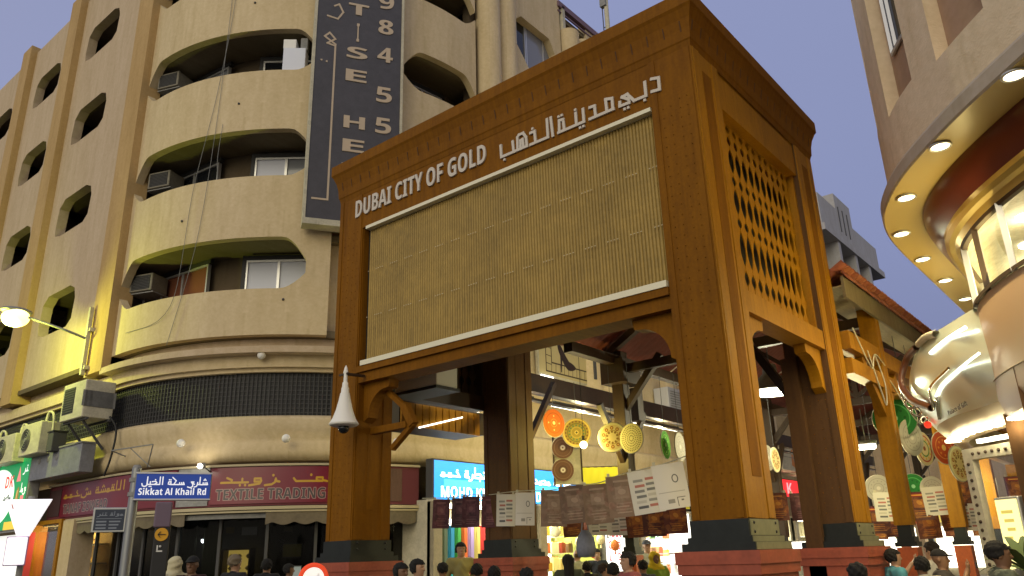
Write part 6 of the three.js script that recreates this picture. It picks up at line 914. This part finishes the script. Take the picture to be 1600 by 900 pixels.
function bodyGeo(pose) {
  const b = poseBones(pose), all = [...torsoB, ...b.legs, ...b.arms, neckB], f = (x, y, z) => { let d = 1e9; for (const c of all) d = smin(d, cap(c, x, y, z), 0.05); for (const s of [0.1, -0.1]) d = smin(d, cap([s, 0.05, -0.05, s * 1.15, 0.035, 0.15, 0.042, 0.03], x, y, z), 0.03); return d; };
  const gs = [nets(f, [-0.48, -0.03, -0.28], [0.48, 1.54, 0.5], 0.017), nets(headField, [-0.13, 1.45, -0.15], [0.13, 1.76, 0.16], 0.0062)];
  for (const A of [b.L, b.R]) { const h = handBones(A); gs.push(nets((x, y, z) => { let d = 1e9; for (const c of h.bones) d = smin(d, cap(c, x, y, z), 0.008); return smin(d, cap([...A.el, ...A.wr, 0.04, 0.027], x, y, z), 0.02); }, h.c.map((v) => v - 0.13), h.c.map((v) => v + 0.13), 0.006)); }
  const folds = (x, y, z) => 0.006 * Math.sin(y * 38 + x * 22 + Math.sin(x * 30) * 1.4) + 0.004 * Math.sin(x * 46 - y * 17);
  const shirt = nets((x, y, z) => { let d = 1e9; for (const c of torsoB) d = smin(d, cap(c, x, y, z), 0.06); for (const c of [[0, 1.08, 0.005, 0, 0.86, 0.005, 0.135, 0.15]]) d = smin(d, cap(c, x, y, z), 0.06); b.arms.forEach((c, i) => { if (i % 2 === 0) d = smin(d, cap(c, x, y, z), 0.05); else { const [ax, ay, az, bx, by, bz] = c; d = smin(d, cap([ax, ay, az, lerp(ax, bx, 0.15), lerp(ay, by, 0.15), lerp(az, bz, 0.15), 0.042, 0.042], x, y, z), 0.03); } }); d -= 0.017 + folds(x, y, z); d = Math.max(d, 0.84 - y); d = Math.max(d, -(Math.hypot(x, z - 0.015) - 0.066 - Math.min(0.03, (y - 1.452) * 0.9))); return Math.max(d, y - 1.475); }, [-0.5, 0.8, -0.28], [0.5, 1.5, 0.5], 0.0155);
  const collar = nets((x, y, z) => { const q = Math.hypot(x, z - 0.005), yy = 1.455 + z * -0.25; return Math.max(Math.abs(q - 0.069 + (y - yy) * 0.12) - 0.007, Math.abs(y - yy) - 0.026, z > 0.05 ? 0.016 - Math.abs(x) : -1); }, [-0.1, 1.41, -0.1], [0.1, 1.51, 0.1], 0.005);
  const trousers = nets((x, y, z) => { let d = cap([-0.07, 0.95, 0, 0.07, 0.95, 0, 0.115, 0.115], x, y, z); for (const c of b.legs) d = smin(d, cap([...c.slice(0, 6), c[6] + 0.01, c[7] + 0.018], x, y, z), 0.045); d -= 0.012 + 0.4 * folds(x, y, z); return Math.max(d, y - 0.98, 0.07 - y); }, [-0.26, 0.04, -0.2], [0.26, 1.02, 0.2], 0.018);
  const shoes = nets((x, y, z) => { let d = 1e9; for (const s of [0.1, -0.1]) d = smin(d, cap([s, 0.05, -0.055, s * 1.15, 0.035, 0.16, 0.05, 0.04], x, y, z), 0.02); return Math.max(d, -0.002 - y); }, [-0.22, -0.01, -0.15], [0.22, 0.13, 0.25], 0.014);
  return { body: mergeGeometries(gs), shirt, collar, trousers, shoes };
}
const hairF = { // short crop, fuller hair, long hair, headscarf, cap
  short: (x, y, z) => Math.max(headField(x, y, z) - 0.012 - 0.006 * Math.sin(x * 110 + z * 40) * Math.sin(y * 95 + z * 70) - 0.003 * Math.sin(x * 230) * Math.sin(z * 210 + y * 60), -(y - 1.652 + 0.35 * Math.min(0, z + 0.0) * 0 + (z < 0.02 ? 0.1 + (z < -0.05 ? 0.03 : 0) : 0) - (z > 0.05 ? 0 : 0)), 1.53 - y),
  full: (x, y, z) => Math.max(ell([0, 1.645, -0.015], [0.098, 0.098, 0.112], x, y, z) - 0.008 * Math.sin(x * 80 + z * 30) * Math.sin(y * 75 + x * 20) - 0.005 * Math.sin(x * 190 + y * 60) * Math.sin(z * 170), -(y - 1.655 + (z < 0.035 ? 0.11 : 0)), 1.545 - y),
  long: (x, y, z) => Math.max(smin(ell([0, 1.635, -0.02], [0.1, 0.1, 0.112], x, y, z), cap([0, 1.6, -0.06, 0, 1.36, -0.1, 0.095, 0.085], x, y, z), 0.05) - 0.005 * Math.sin(x * 120 + y * 9), -(y - 1.665 + (z < 0.03 ? 0.6 : 0))),
  scarf: (x, y, z) => { const a = smin(smin(ell([0, 1.63, -0.01], [0.106, 0.11, 0.118], x, y, z), cap([0, 1.56, 0.0, 0, 1.45, 0.0, 0.095, 0.12], x, y, z), 0.05), cap([-0.1, 1.4, 0, 0.1, 1.4, 0, 0.1, 0.1], x, y, z), 0.06) - 0.005 * Math.sin(y * 60 + x * 25); return Math.max(a, -ell([0, 1.592, 0.115], [0.066, 0.082, 0.09], x, y, z)); },
  cap: (x, y, z) => smin(Math.max(ell([0, 1.645, -0.005], [0.095, 0.1, 0.11], x, y, z), 1.652 - y), Math.max(ell([0, 1.655, 0.1], [0.075, 0.012, 0.085], x, y, z), -0.0 - z), 0.01),
  bald: (x, y, z) => Math.max(headField(x, y, z) - 0.008, -(y - 1.6 + (z < -0.01 ? 0.04 : -0.2)), y - 1.635, 1.545 - y),
};
const HG = {}; const hairGeo = (k) => HG[k] || (HG[k] = nets(hairF[k], [-0.22, k === 'scarf' || k === 'long' ? 1.27 : 1.5, -0.21], [0.22, 1.78, 0.23], k === 'scarf' ? 0.011 : 0.0085));
const skinC = { a: [0.24, 0.125, 0.065], b: [0.36, 0.21, 0.13], c: [0.15, 0.075, 0.04] }, skinM = {}; for (const k in skinC) skinM[k] = mat(skinC[k], { roughness: 0.55 });
const clothM = {}; const cloth = (c) => clothM[c] || (clothM[c] = mat(c, { roughness: 0.9, bumpMap: TX.bump, bumpScale: 0.002 }));
const eyeG = mergeGeometries([-0.031, 0.031].map((x) => uvm(T(new THREE.SphereGeometry(0.0062, 8, 6), x, 1.6125, 0.0835)))); eyeG.userData.keep = true;
const browG = mergeGeometries([-1, 1].map((s) => uvm(T(B(0.028, 0.006, 0.008), s * 0.031, 1.634, 0.0885, 0, s * 0.25, s * -0.1)))); browG.userData.keep = true;
function person(label, [x, top, z], turn, o = {}) {
  const pose = o.pose || 'stand', G = SK[pose] || (SK[pose] = bodyGeo(pose)), hk = o.hair || 'short', t = thing('person', label, 'person', [x, 0, z], turn), extra = hk === 'scarf' ? 1.745 : hk === 'full' || hk === 'long' || hk === 'cap' ? 1.745 : 1.733; t.scale.setScalar(top / extra);
  part('body', G.body, skinM[o.skin || 'a'], t); part('shirt', G.shirt, o.shirtM || cloth(o.shirt || '#2a2a30'), t); part('collar', G.collar, o.shirtM || cloth(o.shirt || '#2a2a30'), t); part('trousers', G.trousers, cloth(o.trousers || '#1c1d22'), t); part('shoes', G.shoes, cloth('#15120f'), t);
  part(hk === 'scarf' ? 'headscarf' : hk === 'cap' ? 'cap' : 'hair', hairGeo(hk), cloth(o.hairC || '#0c0a09'), t); part('eyes', eyeG, M.black, t); part('eyebrows', browG, cloth('#0d0a08'), t); return t;
}
// directions: towards the viewer about 0.68, away about -2.46, to the right of the picture about 2.2
const away = -2.46, facing = 0.68, right = 2.25, left = -0.95;
const plaidT = canvas(256, 256, (g) => { g.fillStyle = '#4d5346'; g.fillRect(0, 0, 256, 256); const r = rnd(5); for (let i = 0; i < 260; i++) { g.globalAlpha = 0.5; g.fillStyle = ['#8d917c', '#2f352e', '#6f7566', '#a2a48e'][i % 4]; g.fillRect(r() * 256, r() * 256, 6 + r() * 16, 5 + r() * 12); } }); plaidT.wrapS = plaidT.wrapT = THREE.RepeatWrapping; plaidT.repeat.set(1.6, 1.6);
SK.stand = bodyGeo('stand'); SK.patterned = { ...SK.stand, shirt: uvm(SK.stand.shirt.clone()) }; SK.patterned.shirt.userData.keep = true;
person('man in a white headscarf and pale shirt facing the shop at the far left', [-13.22, 1.84, -7.09], -1.6, { hair: 'scarf', hairC: '#b8b090', shirt: '#b0a890' });
{ const t = person('man in a dark maroon printed t-shirt beside the white headscarf', [-12.21, 1.82, -6.84], 0.7, { hair: 'cap', hairC: '#101014', shirt: '#2c0f12', skin: 'c' }); part('print', [[-0.05, 0.03], [-0.02, 0.03], [0.01, 0.03], [0.04, 0.03]].map(([a, w]) => B(w * 0.7, 0.03, 0.004, a, 1.3, 0.168)), M.cream, t); }
person('older man with short grey hair facing away near the cold shop lamp', [-12.32, 1.83, -7.65], -2.9, { hair: 'full', hairC: '#6d6250', shirt: '#17171c', skin: 'b' });
person('dark haired person in black beside the golden lit showcase', [-13.29, 1.76, -8.91], away, { hair: 'short', shirt: '#121216' });
person('short person with dark hair low in front of the golden showcase', [-13.88, 1.66, -9.81], 2.6, { shirt: '#1a1412', skin: 'c' });
person('person with purplish black hair in front of the red ring sign', [-9.75, 1.55, -7.33], away, { hair: 'full', hairC: '#140e20', shirt: '#101018' });
person('man with dark hair facing right at the base of the left gate post', [-7.80, 1.63, -7.18], 1.7, { shirt: '#18181c', skin: 'c' });
person('bearded man in profile beside the left gate post', [-8.16, 1.67, -7.81], 1.9, { shirt: '#2a2a26', skin: 'b' });
person('person seen from behind below the maroon posters', [-9.54, 1.61, -9.70], away, { hair: 'full', shirt: '#1a1416' });
person('shopkeeper in a khaki shirt standing among the cloth rolls', [-11.31, 1.97, -12.01], 0.95, { shirt: '#8a8250', skin: 'b' });
person('dark haired person below the cloth rolls', [-8.73, 1.58, -9.63], away, { hair: 'short', shirt: '#0e0e12' });
person('dark haired person left of the dark gate post, seen from behind', [-7.61, 1.55, -8.75], away, { shirt: '#131318' });
person('person with dark hair in front of the dark gate post', [-6.52, 1.53, -8.10], away + 0.4, { hair: 'full', shirt: '#121014' });
person('woman with long dark hair under the lit souvenir shop', [-8.33, 1.69, -11.50], away, { hair: 'long', hairC: '#120c08', shirt: '#3c4030' });
person('balding man in a pale shirt in front of the souvenir shop', [-10.68, 1.78, -15.11], away + 0.6, { hair: 'bald', hairC: '#4a3a2a', skin: 'b', shirt: '#8f9078' });
person('dark haired man right of the woman with long hair', [-8.87, 1.55, -12.84], away, { shirt: '#16161c' });
person('man with a round face looking towards the viewer by the yellow door', [-11.44, 1.79, -17.01], facing, { skin: 'b', shirt: '#20242c' });
person('brown haired man in profile under the hanging bag', [-7.50, 1.52, -11.35], 2.0, { hair: 'full', hairC: '#241408', shirt: '#141418' });
person('person in black below the gold buying sign', [-6.68, 1.54, -10.33], away, { hair: 'short', shirt: '#0d0d10' });
person('tall man in a dusty pink shirt in front of the canopy post', [-5.75, 1.68, -9.26], -0.6, { shirt: '#8a4a48', skin: 'b' });
person('person in a grey top right of the canopy post', [-7.39, 1.55, -12.36], away, { shirt: '#3a3c44', hair: 'full' });
person('woman in a yellow headscarf in front of the dazzling shop', [-7.61, 1.69, -13.16], 0.9, { hair: 'scarf', hairC: '#b8a018', shirt: '#6f8a2c', skin: 'c' });
person('man in a cap standing inside the glare of the jewellery shop', [-10.15, 1.96, -17.23], 0.9, { hair: 'cap', hairC: '#3a3c44', shirt: '#9a9a88', skin: 'b' });
person('dark haired person low beside the far gate post', [-2.48, 1.52, -7.92], away, { hair: 'full', shirt: '#14141a', skin: 'c' });
person('man in a light blue t-shirt raising one arm', [-3.24, 1.62, -11.97], 2.2, { pose: 'reach', shirt: '#4a8a98', skin: 'b' });
person('boy with black hair in a white shirt seen from behind', [-2.59, 1.53, -10.69], away, { hair: 'short', shirt: '#b0aca0', skin: 'c' });
person('man in a white shirt behind the man taking a photo', [-3.00, 1.70, -13.06], away + 0.5, { hair: 'full', hairC: '#1c120c', shirt: '#c4c0b4', skin: 'b' });
{ const t = person('man in a dark shirt holding a phone up to take a photo', [-2.52, 1.60, -11.32], 1.7, { pose: 'photo', hair: 'cap', hairC: '#131012', shirt: '#3a3430' }); const ph = thing('phone', 'small black phone held up by the man in a dark shirt', 'phone', [-2.14, 1.4, -11.37], 1.7); part('case', RB(0.14, 0.075, 0.012, 0, 0, 0, 0.005), M.black, ph); part('screen', B(0.12, 0.062, 0.002, 0, 0, -0.007), M.greyGlass, ph); }
{ const pm = mat([1, 1, 1], { map: plaidT, roughness: 0.9 }); SK.stand2 = SK.stand; const save = SK.stand; SK.patterned.body = save.body; person('large man in a patterned grey green shirt in profile at the right', [-1.50, 1.67, -9.08], 1.95, { pose: 'patterned', shirtM: pm, hair: 'full', skin: 'c' }); }
person('man in a pale shirt standing close behind the patterned shirt', [-1.47, 1.64, -10.09], 1.4, { hair: 'full', hairC: '#0d0a08', shirt: '#a8a490', skin: 'b' });

renderer.render(scene, camera);
